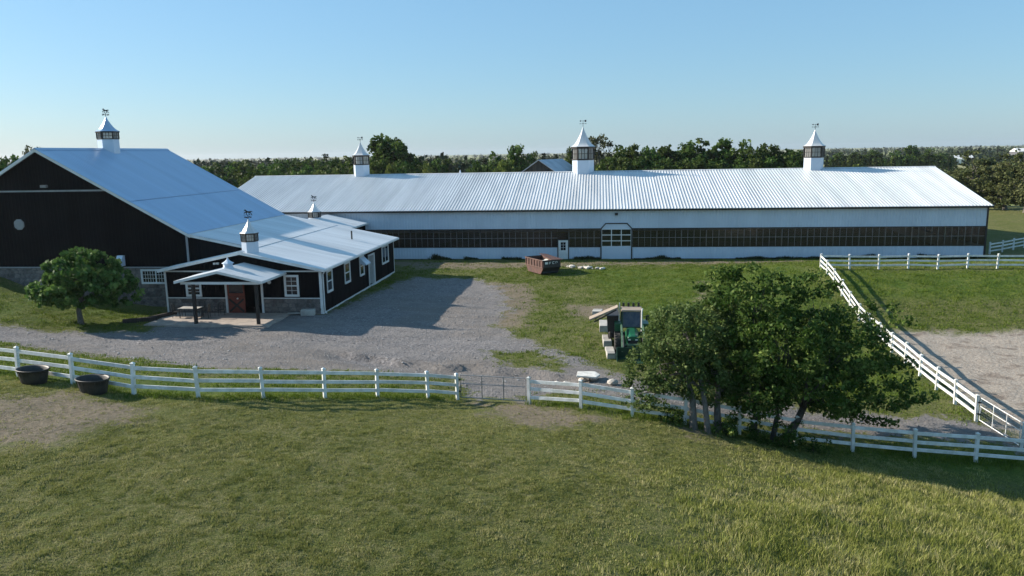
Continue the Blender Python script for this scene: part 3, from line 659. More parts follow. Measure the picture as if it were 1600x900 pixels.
for sgn, o_, U_ in ((1, (BX1 + OV, BY0 - OV, 0), (0, 1, 0)), (-1, (BX0 - OV, BY1 + OV, 0), (0, -1, 0))):
    run = HW + OV; sl = Vector((-sgn * run, 0, bs * run)); oo = Vector(o_); oo.z = BR - bs * run + .07
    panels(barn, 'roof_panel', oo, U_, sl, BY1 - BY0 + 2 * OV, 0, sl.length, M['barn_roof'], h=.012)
MB().prism([(BXR - .25, BY0 - OV, BR - .04), (BXR + .25, BY0 - OV, BR - .04), (BXR, BY0 - OV, BR + .13)], (0, BY1 - BY0 + 2 * OV, 0)).build('ridge_cap', M['barn_roof'], barn)
rk = MB()
for yy in (BY0 - OV - .02, BY1 + OV - .04):
    for s in (-1, 1): MB().prism([(BXR, yy, BR + .03), (BXR, yy, BR - .19), (BXR + s * (HW + OV), yy, BR - bs * (HW + OV) - .19), (BXR + s * (HW + OV), yy, BR - bs * (HW + OV) + .03)][::s], (0, .06, 0)).build('rake_board', M['trim'], barn)
ze = BR - bs * (HW + OV)
MB().box(BX1 + OV - .03, BX1 + OV + .03, BY0 - OV + .05, BY1 + OV - .05, ze - .22, ze + .04).build('fascia', M['trim'], barn)
xl = BXR + .62 * (HW + OV)
MB().bar((xl, BY0 - OV + .02, BR - bs * (xl - BXR) + .09), (xl, BY1 + OV - .02, BR - bs * (xl - BXR) + .078), .07, .02).build('sheet_lap', M['barn_roof'], barn)
cupola(barn, BXR, 63.2, BR - .8 * bs - .1, .84, math.pi / 6, 12.95, 13.62, 14.9, horse=.5, mats=('white_metal', 'barn_roof'))

# ---------------------------------------------------------------- low black stable in front
SX0, SX1, SXR, SY0, SY1 = -31.5, -19.75, -25.45, 52.4, 72.25
SR, SS = 4.58, .205           # ridge height and pitch
stable = thing('stable_building', ((SX0 + SX1) / 2, (SY0 + SY1) / 2, 0), 'low black stable with white metal roof, stone front, porch and horse weathervane', 'stable')
zr = lambda x: SR - SS * (x - SXR)           # right plane
zl = lambda x: SR - SS * (SXR - x)
SZ = 1.13
stop_ = lambda x: min(zr(x), zl(x)) - .1
DX0, DX1, DH = -26.87, -24.2, 2.32
for a, b in ((SX0, -29.92), (-28.82, DX0 - .1), (DX1 + .1, -22.42), (-21.42, SX1)):
    panels(stable, 'siding_panel', (a, SY0, 0), XU, ZU, b - a, SZ + .06, 3.06, M['black_siding'], h=.018)
for a, b, z in ((-29.92, -28.82, 2.44), (DX0 - .1, DX1 + .1, DH + .1), (-22.42, -21.42, 2.80)):
    panels(stable, 'siding_panel', (a, SY0, 0), XU, ZU, b - a, z, 3.06, M['black_siding'], h=.018)
for a, b, z in ((-29.92, -28.82, 1.28), (-22.42, -21.42, 1.30)):
    panels(stable, 'siding_panel', (a, SY0, 0), XU, ZU, b - a, SZ + .06, z, M['black_siding'], h=.018)
panels(stable, 'siding_panel', (SX0, SY0, 0), XU, ZU, SXR - SX0, 3.17, 4, M['black_siding'], top=lambda u: stop_(SX0 + u), h=.018)
panels(stable, 'siding_panel', (SXR, SY0, 0), XU, ZU, SX1 - SXR, 3.17, 4, M['black_siding'], top=lambda u: stop_(SXR + u), h=.018)
MB().box(SX0 - .02, SX1 + .02, SY0 - .05, SY0 + .02, 3.07, 3.16).build('band_trim', M['trim'], stable)
# front wall of the part leaning on the barn (flush with the barn front)
panels(stable, 'siding_panel', (BX1 + .06, BY0, 0), XU, ZU, SXR + 1.2 - BX1, 3.3, 5, M['black_siding'], top=lambda u: zr(BX1 + .06 + u) - .1, h=.018)
for a, b in ((SX0 + .03, DX0 - .1), (DX1 + .1, SX1 - .03)):
    w_ = MB().box(a, b, SY0 - .02, SY0 + .2, -.2, SZ - .02).build('stone_wall', M['mortar'], stable)
    stone_face(w_, a + .02, b - .02, SY0 - .03, lambda x: -.05, SZ - .04, int(a * 7) % 97, .42, .27)
    MB().box(a, b, SY0 - .12, SY0 + .02, SZ - .01, SZ + .05).build('ledge_trim', M['trim'], stable)
window(stable, (-29.86, SY0 - .03, 1.36), XU, .98, 1.0, 2, (2, 2))
window(stable, (-22.36, SY0 - .03, 1.38), XU, .88, 1.36, 2, (2, 2))
MB().box(SX0 - .06, SX0 + .06, SY0 - .06, SY0 + .06, 0, 3.06).build('corner_trim', M['trim'], stable)
ct = MB(); ct.box(SX1 - .1, SX1 + .06, SY0 - .06, SY0 + .02, 0, 3.06); ct.box(SX1 + .002, SX1 + .06, SY0 + .02, SY0 + .12, 0, 3.06)
ct.build('corner_trim', M['trim'], stable)
# long right wall
def side(y0, y1, z0, z1): panels(stable, 'siding_panel', (SX1, y0, 0), (0, 1, 0), ZU, y1 - y0, z0, z1, M['black_siding'], h=.018)
ops = [(53.62, 54.62, 1.42, 2.86), (57.62, 58.78, 1.40, 2.86), (61.5, 62.5, 1.38, 2.82), (64.0, 65.6, -.1, 2.62), (68.2, 70.2, 1.40, 2.86)]
yy = SY0 + .12
for a, b, c, d in ops:
    side(yy, a - .1, -.1, 3.1); side(a - .1, b + .1, d + .1, 3.1)
    if c > 0: side(a - .1, b + .1, -.1, c - .1)
    yy = b + .1
side(yy, SY1, -.1, 3.1)
for i, (a, b, c, d) in enumerate(ops):
    if i == 3: continue
    window(stable, (SX1 + .02, a, c), (0, 1, 0), b - a, d - c, 2, (1, 1), horizontal=(i == 4))
MB().prism([(SX1 + .05, 61.42, 2.84), (SX1 + .62, 61.42, 2.30), (SX1 + .62, 61.42, 2.22), (SX1 + .05, 61.42, 2.30)], (0, 1.2, 0)).build('awning', M['white_metal'], stable)
a, b, c, d = ops[3]; sd = part_empty('side_door', (SX1, (a + b) / 2, 0), stable)
t = MB(); t.box(SX1 - .02, SX1 + .07, a - .12, a, -.1, d + .12); t.box(SX1 - .02, SX1 + .07, b, b + .12, -.1, d + .12); t.box(SX1 - .02, SX1 + .07, a, b, d, d + .12); t.build('door_frame', M['trim'], sd)
MB().box(SX1 - .9, SX1 - .84, a, b - .1, 0, d).build('doorway_shade_sheet', M['dark_steel'], sd)  # added dark sheet, stands for the shade inside the open doorway
MB().box(SX1 - .8, SX1 + .04, b - .07, b - .02, 0, d - .03).build('door_leaf', M['trim'], sd)
panels(stable, 'siding_panel', (SX1, SY1, 0), (-1, 0, 0), ZU, SX1 - BX1 - .1, -.1, 5, M['black_siding'], top=lambda u: zr(SX1 - u) - .1, h=.018)
MB().box(SX1 - .02, SX1 + .045, SY0 + .15, SY1, -.12, .06).build('base_trim', M['trim'], stable)
MB().box(SX1 - .06, SX1 + .05, SY1 - .04, SY1 + .05, -.1, 3.2).build('rear_corner_trim', M['trim'], stable)
MB().tube([(SX1 + .45, SY0 - .25, 3.22), (SX1 + .30, SY0 - .16, 3.0), (SX1 + .12, SY0 + .18, 2.86), (SX1 + .12, SY0 + .18, .12), (SX1 + .28, SY0 + .1, .04)], .05, 8).build('downspout', M['trim'], stable)
# roof
OVS = .5
run = SX1 + .45 - SXR; lo = (SX1 + .45, SY0 - OVS, zr(SX1 + .45))
vfront = Vector((-run, 0, SS * run)); yb = BY0 - .0
panels(stable, 'roof_panel', lo, (0, 1, 0), vfront, yb - lo[1], 0, vfront.length, M['stable_roof'], h=.016)
run2 = SX1 + .45 - (BX1 + OV - .25); v2 = Vector((-run2, 0, SS * run2))
panels(stable, 'roof_panel', (lo[0], yb, lo[2]), (0, 1, 0), v2, SY1 + .35 - yb, 0, v2.length, M['stable_roof'], h=.016)
runl = SXR - SX0 + .3
panels(stable, 'roof_panel', (SX0 - .3, yb - .02, zl(SX0 - .3)), (0, -1, 0), (runl, 0, SS * runl), yb - .02 - SY0 + OVS, 0, math.hypot(runl, SS * runl), M['stable_roof'], h=.016)
MB().prism([(SXR - .2, SY0 - OVS, SR - .02), (SXR + .2, SY0 - OVS, SR - .02), (SXR, SY0 - OVS, SR + .075)], (0, yb - SY0 + OVS, 0)).build('ridge_cap', M['stable_roof'], stable)
rk = MB(); yy = SY0 - OVS - .03
for s, xe, zf in ((1, SX1 + .45, zr), (-1, SX0 - .3, zl)):
    MB().prism([(SXR, yy, SR + .0), (SXR, yy, SR - .2), (xe, yy, zf(xe) - .2), (xe, yy, zf(xe))][::s], (0, .05, 0)).build('rake_board', M['trim'], stable)
rk = MB()
rk.prism([(BX1 + .3, BY0 - .16, zr(BX1 + .3) - .02), (BX1 + .3, BY0 - .16, zr(BX1 + .3) - .2), (SXR + .2, BY0 - .16, SR - .26), (SXR + .2, BY0 - .16, SR - .08)], (0, .1, 0))
rk.build('rake_board', M['trim'], stable)
xe = SX1 + .45
MB().box(xe - .02, xe + .09, SY0 - OVS, SY1 + .35, zr(xe) - .17, zr(xe) - .03).build('gutter', M['trim'], stable)
MB().box(SX1 + .05, xe - .02, SY0 + .0, SY1 + .3, 3.1, 3.13).build('soffit', M['trim'], stable)
MB().box(SX0 - .34, SX0 - .3, SY0 - OVS, yb - .05, zl(SX0 - .3) - .18, zl(SX0 - .3) - .01).build('eave_board', M['trim'], stable)
MB().bar((SXR + .1, yb + .05, zr(SXR + .1) + .022), (SXR + .1, SY1 + .3, zr(SXR + .1) + .018), .07, .02).build('sheet_lap', M['stable_roof'], stable)
MB().tube([(-21.9, 66.4, zr(-21.9) - .1), (-21.9, 66.4, zr(-21.9) + .75)], .07, 10).build('stove_pipe', M['iron'], stable)
cupola(stable, -25.0, 52.75, SR - .6 * SS - .12, .58, math.pi / 6, 5.24, 5.86, 6.86, horse=.52)
# entrance
dr = part_empty('entrance', ((DX0 + DX1) / 2, SY0, 0), stable)
t = MB(); t.box(DX0 - .1, DX0 + .04, SY0 - .1, SY0 + .05, 0, DH + .1); t.box(DX1 - .04, DX1 + .1, SY0 - .1, SY0 + .05, 0, DH + .1); t.box(DX0 + .04, DX1 - .04, SY0 - .1, SY0 + .05, DH, DH + .1); t.build('door_frame', M['trim'], dr)
t = MB(); t.box(DX0, DX1, SY0 + 2.4, SY0 + 2.5, 0, DH); t.box(DX0 - .05, DX0, SY0 + .05, SY0 + 2.5, 0, DH); t.box(DX1, DX1 + .05, SY0 + .05, SY0 + 2.5, 0, DH); t.box(DX0, DX1, SY0 + .05, SY0 + 2.5, DH, DH + .05); t.box(DX0, DX1, SY0 + .05, SY0 + 2.5, -.05, .01); t.build('hall_shade_box', M['dark_steel'], dr)  # entry box coloured dark throughout to stand for indoor shade
lx0, lx1 = DX0 + .06, -25.52
MB().box(lx0, lx1, SY0 - .04, SY0 + .01, .03, 1.22).build('lower_leaf', M['door_red'], dr)
t = MB(); t.box(lx0, lx0 + .1, SY0 - .04, SY0 + .01, 1.25, DH); t.box(lx1 - .1, lx1, SY0 - .04, SY0 + .01, 1.25, DH); t.box(lx0 + .1, lx1 - .1, SY0 - .04, SY0 + .01, 1.25, 1.5); t.box(lx0 + .1, lx1 - .1, SY0 - .04, SY0 + .01, DH - .1, DH); t.build('upper_leaf', M['door_red'], dr)
MB().box(lx0 + .1, lx1 - .1, SY0 - .02, SY0, 1.5, DH - .1).build('pane', M['window_glass'], dr)
t = MB(); t.bar((lx0 + .1, SY0 - .06, .15), (lx1 - .1, SY0 - .06, 1.08), .05, .13, up=(0, 0, 1)); t.bar((lx0 + .1, SY0 - .075, 1.08), (lx1 - .1, SY0 - .075, .15), .05, .13, up=(0, 0, 1)); t.build('cross_brace', M['dark_frame'], dr)
MB().lathe([(.02, -.06), (.07, -.02), (.07, .02), (.02, .06)], (-26.05, SY0 - .1, 1.12), 10).build('knob', M['lamp_white'], dr)
for x_, z_ in ((-23.55, 2.33), (-27.95, 2.30)):
    MB().lathe([(.02, -.13), (.11, -.08), (.14, 0), (.11, .08), (.02, .13)], (x_, SY0 - .14, z_), 12).build('wall_lamp', M['lamp_white'], stable, smooth=True)
t = MB(); t.box(-27.65, -27.5, SY0 - .2, SY0 - .05, 3.62, 3.76); t.box(-27.4, -27.25, SY0 - .22, SY0 - .06, 3.64, 3.78); t.box(-27.5, -27.4, SY0 - .06, SY0, 3.66, 3.74); t.build('flood_light', M['lamp_white'], stable)
# porch
PX0, PX1, PXR, PY0 = -28.15, -22.55, -25.35, 48.55
PR, PS = 3.74, .225
pz = lambda x: PR - PS * abs(x - PXR)
po = part_empty('porch', (PXR, 50.4, 0), stable)
pl = SY0 - .06 - PY0 + .3; rp = PX1 + .3 - PXR
panels(po, 'roof_panel', (PX1 + .3, PY0 - .3, pz(PX1 + .3) + .02), (0, 1, 0), (-rp, 0, PS * rp), pl, 0, math.hypot(rp, PS * rp), M['stable_roof'], h=.016)
panels(po, 'roof_panel', (PX0 - .3, PY0 - .3 + pl, pz(PX0 - .3) + .02), (0, -1, 0), (rp, 0, PS * rp), pl, 0, math.hypot(rp, PS * rp), M['stable_roof'], h=.016)
rk = MB(); yy = PY0 - .34
for s, xe in ((1, PX1 + .3), (-1, PX0 - .3)):
    MB().prism([(PXR, yy, PR + .03), (PXR, yy, PR - .15), (xe, yy, pz(xe) - .15), (xe, yy, pz(xe) + .03)][::s], (0, .05, 0)).build('rake_board', M['trim'], po)
for xe in (PX0 - .33, PX1 + .27): MB().box(xe, xe + .05, yy + .05, SY0 - .08, pz(PX1 + .3) - .13, pz(PX1 + .3) + .0).build('eave_board', M['trim'], po)
MB().prism([(PX0 + .1, PY0, pz(PX0) - .12), (PX1 - .1, PY0, pz(PX0) - .12), (PXR, PY0, PR - .12)], (0, .06, 0)).build('gable_panel', M['black_siding'], po)
MB().box(PX0, PX1, PY0 - .04, PY0 + .1, pz(PX0) - .3, pz(PX0) - .13).build('beam', M['trim'], po)
bm = MB(); bm.box(PX0, PX0 + .14, PY0 + .1, SY0 - .08, pz(PX0) - .3, pz(PX0) - .16); bm.box(PX1 - .14, PX1, PY0 + .1, SY0 - .08, pz(PX0) - .3, pz(PX0) - .16); bm.build('side_beam', M['trim'], po)
for x_ in (-27.32, -22.86): MB().box(x_ - .1, x_ + .1, PY0 - .02, PY0 + .18, .02, pz(PX0) - .3).build('post', M['porch_post'], po, bevel=.01)
c = part_empty('roof_turret', (PXR - .0, 49.9, PR), po)
MB().lathe([(.36, PR - .12), (.36, PR + .06)], (PXR, 49.9, 0), 8, .39).build('turret_base', M['white_metal'], c)
for k in range(3): MB().lathe([(.33, PR + .062 + k * .085), (.29, PR + .135 + k * .085)], (PXR, 49.9, 0), 8, .39).build('louvre', M['white_metal'], c)
MB().lathe([(.42, PR + .32), (.38, PR + .35), (.2, PR + .46), (.07, PR + .58), (.05, PR + .7)], (PXR, 49.9, 0), 8, .39).build('turret_roof', M['white_metal'], c)
MB().box(-30.9, -22.0, 48.2, SY0 - .14, -.1, .07).build('patio_floor', M['patio'], po)

# ---------------------------------------------------------------- link between stable and arena
LX0, LX1, LXR, LY0, LY1 = -33.2, -25.0, -29.1, SY1 + .4, AY0 - .5
link = thing('link_building', (LXR, (LY0 + LY1) / 2, 0), 'small white-roofed link building between the black stable and the long arena', 'building')
MB().box(LX0, LX1, LY0, LY1, -.1, 4.0).build('wall', M['black_siding'], link)
LR_ = 4.98; ls = .205; rr = LX1 + .35 - LXR
for s, o_, u_ in ((1, (LX1 + .35, LY0 - .05, LR_ - ls * rr), (0, 1, 0)), (-1, (LX0 - .35, LY1 + .05, LR_ - ls * rr), (0, -1, 0))):
    panels(link, 'roof_panel', o_, u_, (-s * rr, 0, ls * rr), LY1 - LY0 + .1, 0, math.hypot(rr, ls * rr), M['stable_roof'], h=.016)
MB().prism([(LX0, LY0 + .02, 4.0), (LX1, LY0 + .02, 4.0), (LXR, LY0 + .02, LR_ - .06)], (0, LY1 - LY0 - .04, 0)).build('gable_wall', M['black_siding'], link)
MB().box(LX1 + .33, LX1 + .39, LY0 - .05, LY1 + .05, LR_ - ls * rr - .16, LR_ - ls * rr - .02).build('gutter', M['trim'], link)
cupola(link, LXR, 76.6, LR_ - .15, .62, math.pi / 6, 5.0, 5.58, 6.6, horse=.52)
# ---------------------------------------------------------------- fences and gates
unit = MB().box(-.5, .5, -.5, .5, -.5, .5)
RAIL = bpy.data.meshes.new('rail'); RAIL.from_pydata(unit.v, [], unit.f); RAIL.materials.append(M['vinyl'])
def post_mesh(h, w=.127):
    b = MB(); b.box(-w / 2, w / 2, -w / 2, w / 2, -.3, h); b.box(-w / 2 - .015, w / 2 + .015, -w / 2 - .015, w / 2 + .015, h, h + .03)
    k = w / 2 + .015; b.add([(-k, -k, h + .03), (k, -k, h + .03), (k, k, h + .03), (-k, k, h + .03), (0, 0, h + .085)], [(0, 1, 4), (1, 2, 4), (2, 3, 4), (3, 0, 4)])
    me = bpy.data.meshes.new('post'); me.from_pydata(b.v, [], b.f); me.materials.append(M['vinyl']); me.update(); return me
POST = post_mesh(1.22)
def fence(pts, label, zs=None, tilt=7):
    r = random.Random(len(pts) * 13)
    P = [Vector((x, y, gz(x, y) if zs is None else zs[i])) for i, (x, y) in enumerate(pts)]
    root = thing('rail_fence', P[len(P) // 2], label, 'fence', 'white three-rail fences')
    for i, p in enumerate(P):
        a = P[max(i - 1, 0)]; b = P[min(i + 1, len(P) - 1)]; ang = math.atan2(b.y - a.y, b.x - a.x)
        obj('post', POST, root, Matrix.Translation(p) @ Matrix.Rotation(ang, 4, 'Z') @ Matrix.Rotation(R(r.uniform(-2.2, 2.2)), 4, 'Y') @ Matrix.Rotation(R(r.uniform(-2, 2)), 4, 'X'))
    for p, q in zip(P, P[1:]):
        for h in (.33, .70, 1.07):
            a = p + Vector((0, 0, h + r.uniform(-.022, .022))); b = q + Vector((0, 0, h + r.uniform(-.022, .022))); d = b - a
            X = d.normalized(); Y = Vector((0, 0, 1)).cross(X).normalized(); Z = X.cross(Y)
            Mx = Matrix((X * d.length, Y * .042, Z * .142)).transposed().to_4x4(); Mx.translation = (a + b) / 2
            obj('rail', RAIL, root, Mx)
    return root
fence([(-32.5, 31.2), (-29.6, 30.2), (-26.9, 29.15), (-23.9, 28.3), (-20.85, 27.45), (-18.0, 27.0), (-15.43, 27.13), (-13.28, 28.18), (-11.32, 29.71), (-9.55, 31.32), (-7.59, 32.55), (-6.41, 33.39)], 'white rail fence left of the grey tube gate, with black tubs beside it')
fence([(-3.06, 32.87), (-.73, 32.12), (1.46, 31.67), (3.66, 31.62), (5.96, 31.88), (8.36, 32.15), (10.76, 32.33), (13.31, 32.42), (15.79, 32.5), (18.26, 32.58), (20.7, 32.7), (23.2, 32.8)], 'white rail fence running right from the grey gate past the apple trees')
dy = [36.21 + 2.415 * k for k in range(14)]
fence([(17.45 + 1.47 * (y - 36.21) / 31.4, y) for y in dy], 'white rail fence climbing away from the front fence between lawn and sandy paddock')
fence([(18.98 + 2.4 * k, 67.75 + .05 * k) for k in range(11)], 'white rail fence along the top of the bank before the arena')
fence([(18.30, 33.9), (19.9, 32.9)], 'short white fence bay beyond the white tube gate at the right edge')
fence([(40.6, 84.6), (42.6, 86.2), (44.5, 87.8), (46.4, 89.4), (48.3, 91)][::1], 'white rail fence beside the far right end of the arena')
fence([(-55, 63.0 + 0), (-57, 62)], 'short white fence bay beyond the left side of the barn') if False else None
def tube_gate(a, b, label, mat, h=1.05, mesh=True):
    a = Vector((*a, gz(*a) + .14)); b = Vector((*b, gz(*b) + .14)); root = thing('tube_gate', (a + b) / 2, label, 'gate'); up = Vector((0, 0, h))
    f = MB(); f.tube([a, a + up, b + up, b, a], .022, 8)
    f.build('frame', mat, root)
    for z in (.62,): MB().tube([a + up * z, b + up * z], .018, 8).build('cross_tube', mat, root)
    for k in (1, 2): MB().tube([a.lerp(b, k / 3), a.lerp(b, k / 3) + up], .02, 8).build('upright', mat, root)
    if mesh:
        w = MB(); n = 24
        for k in range(1, n): w.bar(a.lerp(b, k / n), a.lerp(b, k / n) + up, .004, .004, up=(0, 1, 0))
        for k in range(1, 9): w.bar(a + up * k / 9, b + up * k / 9, .004, .004)
        w.build('wire_mesh', M['galv'], root)
    hg = MB()
    for z in (.25, .8): hg.box(a.x - .12, a.x + .01, a.y - .03, a.y + .03, a.z + z, a.z + z + .07)
    hg.build('hinge', M['iron'], root)
tube_gate((-6.25, 33.38), (-3.22, 32.9), 'grey wire-mesh tube gate closing the gap in the front fence', M['galv'])
tube_gate((17.52, 36.05), (18.26, 34.05), 'white tube gate between the paddock fence and the front fence', M['vinyl'])

# ---------------------------------------------------------------- water tubs
def tub(x, y, rz, label):
    z = gz(x, y) - .02; root = thing('water_tub', (x, y, z), label, 'tub', 'black water tubs by the fence', rz)
    b = MB(); b.lathe([(.50, 0), (.52, .02), (.60, .30), (.645, .54), (.70, .56), (.715, .585), (.70, .61), (.655, .60), (.61, .56), (.56, .30), (.49, .08), (.40, .07)], (0, 0, 0), 32, sy=.72)
    me_o = b.build('shell', M['tub'], None, smooth=True); me = me_o.data; off = WM[me_o.name].copy(); bpy.data.objects.remove(me_o)
    obj('shell', me, root, WM[root.name] @ off)
    b = MB()
    for k in range(16):
        t = 2 * math.pi * k / 16; b.bar((.515 * math.cos(t), .515 * .72 * math.sin(t), .04), (.645 * math.cos(t), .645 * .72 * math.sin(t), .53), .05, .03, up=(math.cos(t), math.sin(t), 0))
    me_o = b.build('rib', M['tub'], None); me = me_o.data; off = WM[me_o.name].copy(); bpy.data.objects.remove(me_o)
    obj('ribs', me, root, WM[root.name] @ off)
tub(-22.42, 27.32, R(-12), 'black oval water tub by the front fence, nearer the left edge')
tub(-19.42, 26.66, R(-12), 'black oval water tub by the front fence, the right one of two')

# ---------------------------------------------------------------- dumpster
def place_local(root, b, name, mat, smooth=False, bevel=0.0, parent=None):
    o = b.build(name, mat, None, smooth); me = o.data; off = WM[o.name].copy(); bpy.data.objects.remove(o)
    o = obj(name, me, parent or root, WM[root.name] @ off)
    if bevel:
        m = o.modifiers.new('bevel', 'BEVEL'); m.width = bevel; m.segments = 2; m.limit_method = 'ANGLE'
    return o
dmp = thing('dumpster', (-5.25, 72.35, gz(-5.25, 72.3)), 'rusty red open dumpster with dark end standing before the white arena wall', 'dumpster', rz=R(33))
WM[dmp.name] = WM[dmp.name] @ Matrix.Diagonal((1, 1, .74, 1)); dmp.matrix_basis = WM[dmp.name]
Lh, Wh, Hh = 1.75, .92, 1.85      # half length (y), half width (x), height
def hull(b, x0, x1, th, mi=0):
    prof = [(-Lh, 1.85), (-Lh, .95), (-Lh + .55, .08), (Lh - .55, .08), (Lh, .95), (Lh, 1.85)]
    b.prism([(x0, y, z) for y, z in prof], (x1 - x0, 0, 0), mi)
b = MB(); hull(b, -Wh, -Wh + .06, 0); place_local(dmp, b, 'side_panel', M['rust'])
b = MB(); hull(b, Wh - .06, Wh, 0); place_local(dmp, b, 'side_panel', M['rust'])
def plate(y0, z0, y1, z1, name, mat):
    b = MB(); n_ = Vector((0, z1 - z0, y0 - y1)).normalized() * .05
    b.prism([(-Wh + .06, y0, z0), (Wh - .06, y0, z0), (Wh - .06, y1, z1), (-Wh + .06, y1, z1)], n_); return place_local(dmp, b, name, mat)
plate(-Lh, .95, -Lh, 1.85, 'end_panel', M['dark_steel']); plate(-Lh + .55, .08, -Lh, .95, 'end_slope', M['dark_steel'])
plate(Lh, 1.85, Lh, .95, 'end_panel', M['rust']); plate(Lh, .95, Lh - .55, .08, 'end_slope', M['rust']); plate(Lh - .55, .08, -Lh + .55, .08, 'floor', M['dark_steel'])
for x in (-Wh - .035, Wh + .035):
    for k in range(7):
        y = -Lh + .12 + k * (2 * Lh - .24) / 6; b = MB(); b.box(x - .035, x + .035, y - .035, y + .035, 1.0, 1.80); place_local(dmp, b, 'rib', M['rust_light'])
    b = MB(); b.box(x - .05, x + .05, -Lh, Lh, .90, 1.0); b.box(x - .05, x + .05, -Lh - .03, Lh + .03, 1.80, 1.9); place_local(dmp, b, 'rim', M['rust_light'])
b = MB(); b.box(-Wh, Wh, -Lh - .06, -Lh + .02, 1.81, 1.9); place_local(dmp, b, 'end_rim', M['dark_steel'])
b = MB(); b.box(-Wh, Wh, Lh - .02, Lh + .06, 1.81, 1.9); place_local(dmp, b, 'end_rim', M['dark_steel'])
b = MB(); b.prism([(-.05, -Lh + .0, 1.93), (Wh + .25, -Lh - .12, 1.88), (Wh + .12, Lh - .5, 2.15), (.28, Lh - .5, 2.28)], (0, 0, -.05)); place_local(dmp, b, 'lid', M['rust'])
b = MB()
for x0, x1, z0, z1 in ((-.72, -.42, 1.38, 1.66), (-.30, -.25, 1.36, 1.66), (-.25, -.08, 1.60, 1.66), (-.25, -.13, 1.48, 1.53), (.06, .11, 1.38, 1.68), (.11, .28, 1.62, 1.68), (.11, .26, 1.38, 1.44), (.40, .45, 1.40, 1.68), (.45, .56, 1.63, 1.68), (.56, .61, 1.50, 1.63)):
    b.box(x0, x1, -Lh - .008, -Lh - .002, z0, z1)
place_local(dmp, b, 'faded_lettering', M['lamp_white'])
for k, (x, y, z, a, w) in enumerate(((-.5, -.5, 1.62, .3, .9), (-.2, -1.1, 1.72, -.2, 1.2), (-.45, .3, 1.45, .5, .7), (.0, -.2, 1.5, .1, .9))):
    p = WM[dmp.name] @ Vector((x, y, z)); bd = thing('waste_board', p, 'pale scrap board lying inside the rusty dumpster', 'board', 'scrap boards in the dumpster', rz=a + R(33))
    q = MB(); q.box(-w / 2, w / 2, -.22, .22, -.02, .02); place_local(bd, q, 'sheet', M['slab_white']); bd.matrix_basis = bd.matrix_basis @ Matrix.Rotation(.25 - .2 * k, 4, 'Y')
    q = MB(); q.box(-.3, .3, -.2, .2, -1.3 + 0, -.03); 
b = MB(); b.box(-Wh + .08, Wh - .08, -Lh + .35, Lh - .35, .2, 1.30); place_local(dmp, b, 'refuse_fill', M['dark_steel'])
# rubble beside it
def lump_mesh(seed, name, mat, sub=2, rough=.25, flat=1.0):
    import bmesh
    r = random.Random(seed); bm = bmesh.new(); bmesh.ops.create_icosphere(bm, subdivisions=sub, radius=1)
    d = [Vector((r.gauss(0, 1), r.gauss(0, 1), r.gauss(0, 1))).normalized() for _ in range(9)]
    for v in bm.verts:
        m = 1.0
        for q in d:
            t = v.co.normalized().dot(q)
            if t > .62: m = min(m, .62 / t + r.uniform(0, .02))
        v.co *= m * (1 + r.uniform(-.05, .05)); v.co.z *= flat
    me = bpy.data.meshes.new(name); bm.to_mesh(me); bm.free(); me.materials.append(mat); return me
LUMPS = [lump_mesh(k, 'lump', M['rubble'], flat=.7) for k in range(4)]
rr_ = random.Random(11)
for k in range(16):
    x = -1.75 + rr_.gauss(0, .65); y = 74.2 - (x + 1.7) * .35 + rr_.gauss(0, .35); s = rr_.uniform(.12, .30)
    o = obj('rubble_lump', LUMPS[k % 4], None, Matrix.Translation((x, y, gz(x, y) + s * .3)) @ Matrix.Rotation(rr_.uniform(0, 6), 4, 'Z') @ Matrix.Diagonal((s * 1.3, s, s, 1)))
    tag(o, 'pale lump of rubble lying on the grass right of the rusty dumpster', 'rubble', 'rubble lumps by the dumpster')

# ---------------------------------------------------------------- tractor, blocks and boards
tx, ty = 1.98, 44.6; tz = gz(tx, ty) - .02
trc = thing('tractor', (tx, ty, tz), 'green loader tractor with cab and lowered bucket, half hidden by the apple tree', 'tractor')
P = lambda b, n, m, **k: place_local(trc, b, n, M[m], **k)
def wheel(x, y, r, w, nm):
    e = part_empty(nm, (tx + x, ty + y, tz + r), trc)
    b = MB(); b.lathe([(r * .52, -w / 2), (r * .82, -w / 2), (r * .95, -w * .36), (r * .97, 0), (r * .95, w * .36), (r * .82, w / 2), (r * .52, w / 2)], (x, y, r), 28, axis='X'); P(b, 'tyre', 'tyre', parent=e)
    b = MB()
    for k in range(18):
        for s in (-1, 1):
            t = 2 * math.pi * (k + .25 * s) / 18; t2 = t + .16
            b.bar((x + s * .02, y + r * .97 * math.cos(t), r + r * .97 * math.sin(t)), (x + s * w * .46, y + r * .93 * math.cos(t2), r + r * .93 * math.sin(t2)), .05, .07, up=(0, math.cos(t), math.sin(t)))
    P(b, 'lug', 'tyre', parent=e)
    b = MB(); b.lathe([(.05, -w * .3), (r * .5, -w * .3), (r * .53, -w * .42), (r * .53, w * .42), (r * .5, w * .3), (.05, w * .3)], (x, y, r), 20, axis='X'); P(b, 'rim', 'yellow', parent=e)
for s in (-1, 1):
    wheel(s * .80, 1.15, .70, .42, 'rear_wheel'); wheel(s * .86, -.75, .58, .34, 'front_wheel')
b = MB(); prof = [(-.36, .62), (.36, .62), (.38, 1.02), (.30, 1.20), (.14, 1.27), (-.14, 1.27), (-.30, 1.20), (-.38, 1.02)]
b.add([(x * (.86 + .14 * s), y, .62 + (z - .62) * (.80 + .20 * s)) for y, s in ((-1.42, 0), (-1.30, .45), (-.9, .8), (.25, 1.12)) for x, z in prof],
      [tuple(range(8))] + [(i * 8 + (k + 1) % 8, i * 8 + k, (i + 1) * 8 + k, (i + 1) * 8 + (k + 1) % 8) for i in range(3) for k in range(8)] + [tuple(range(31, 23, -1))])
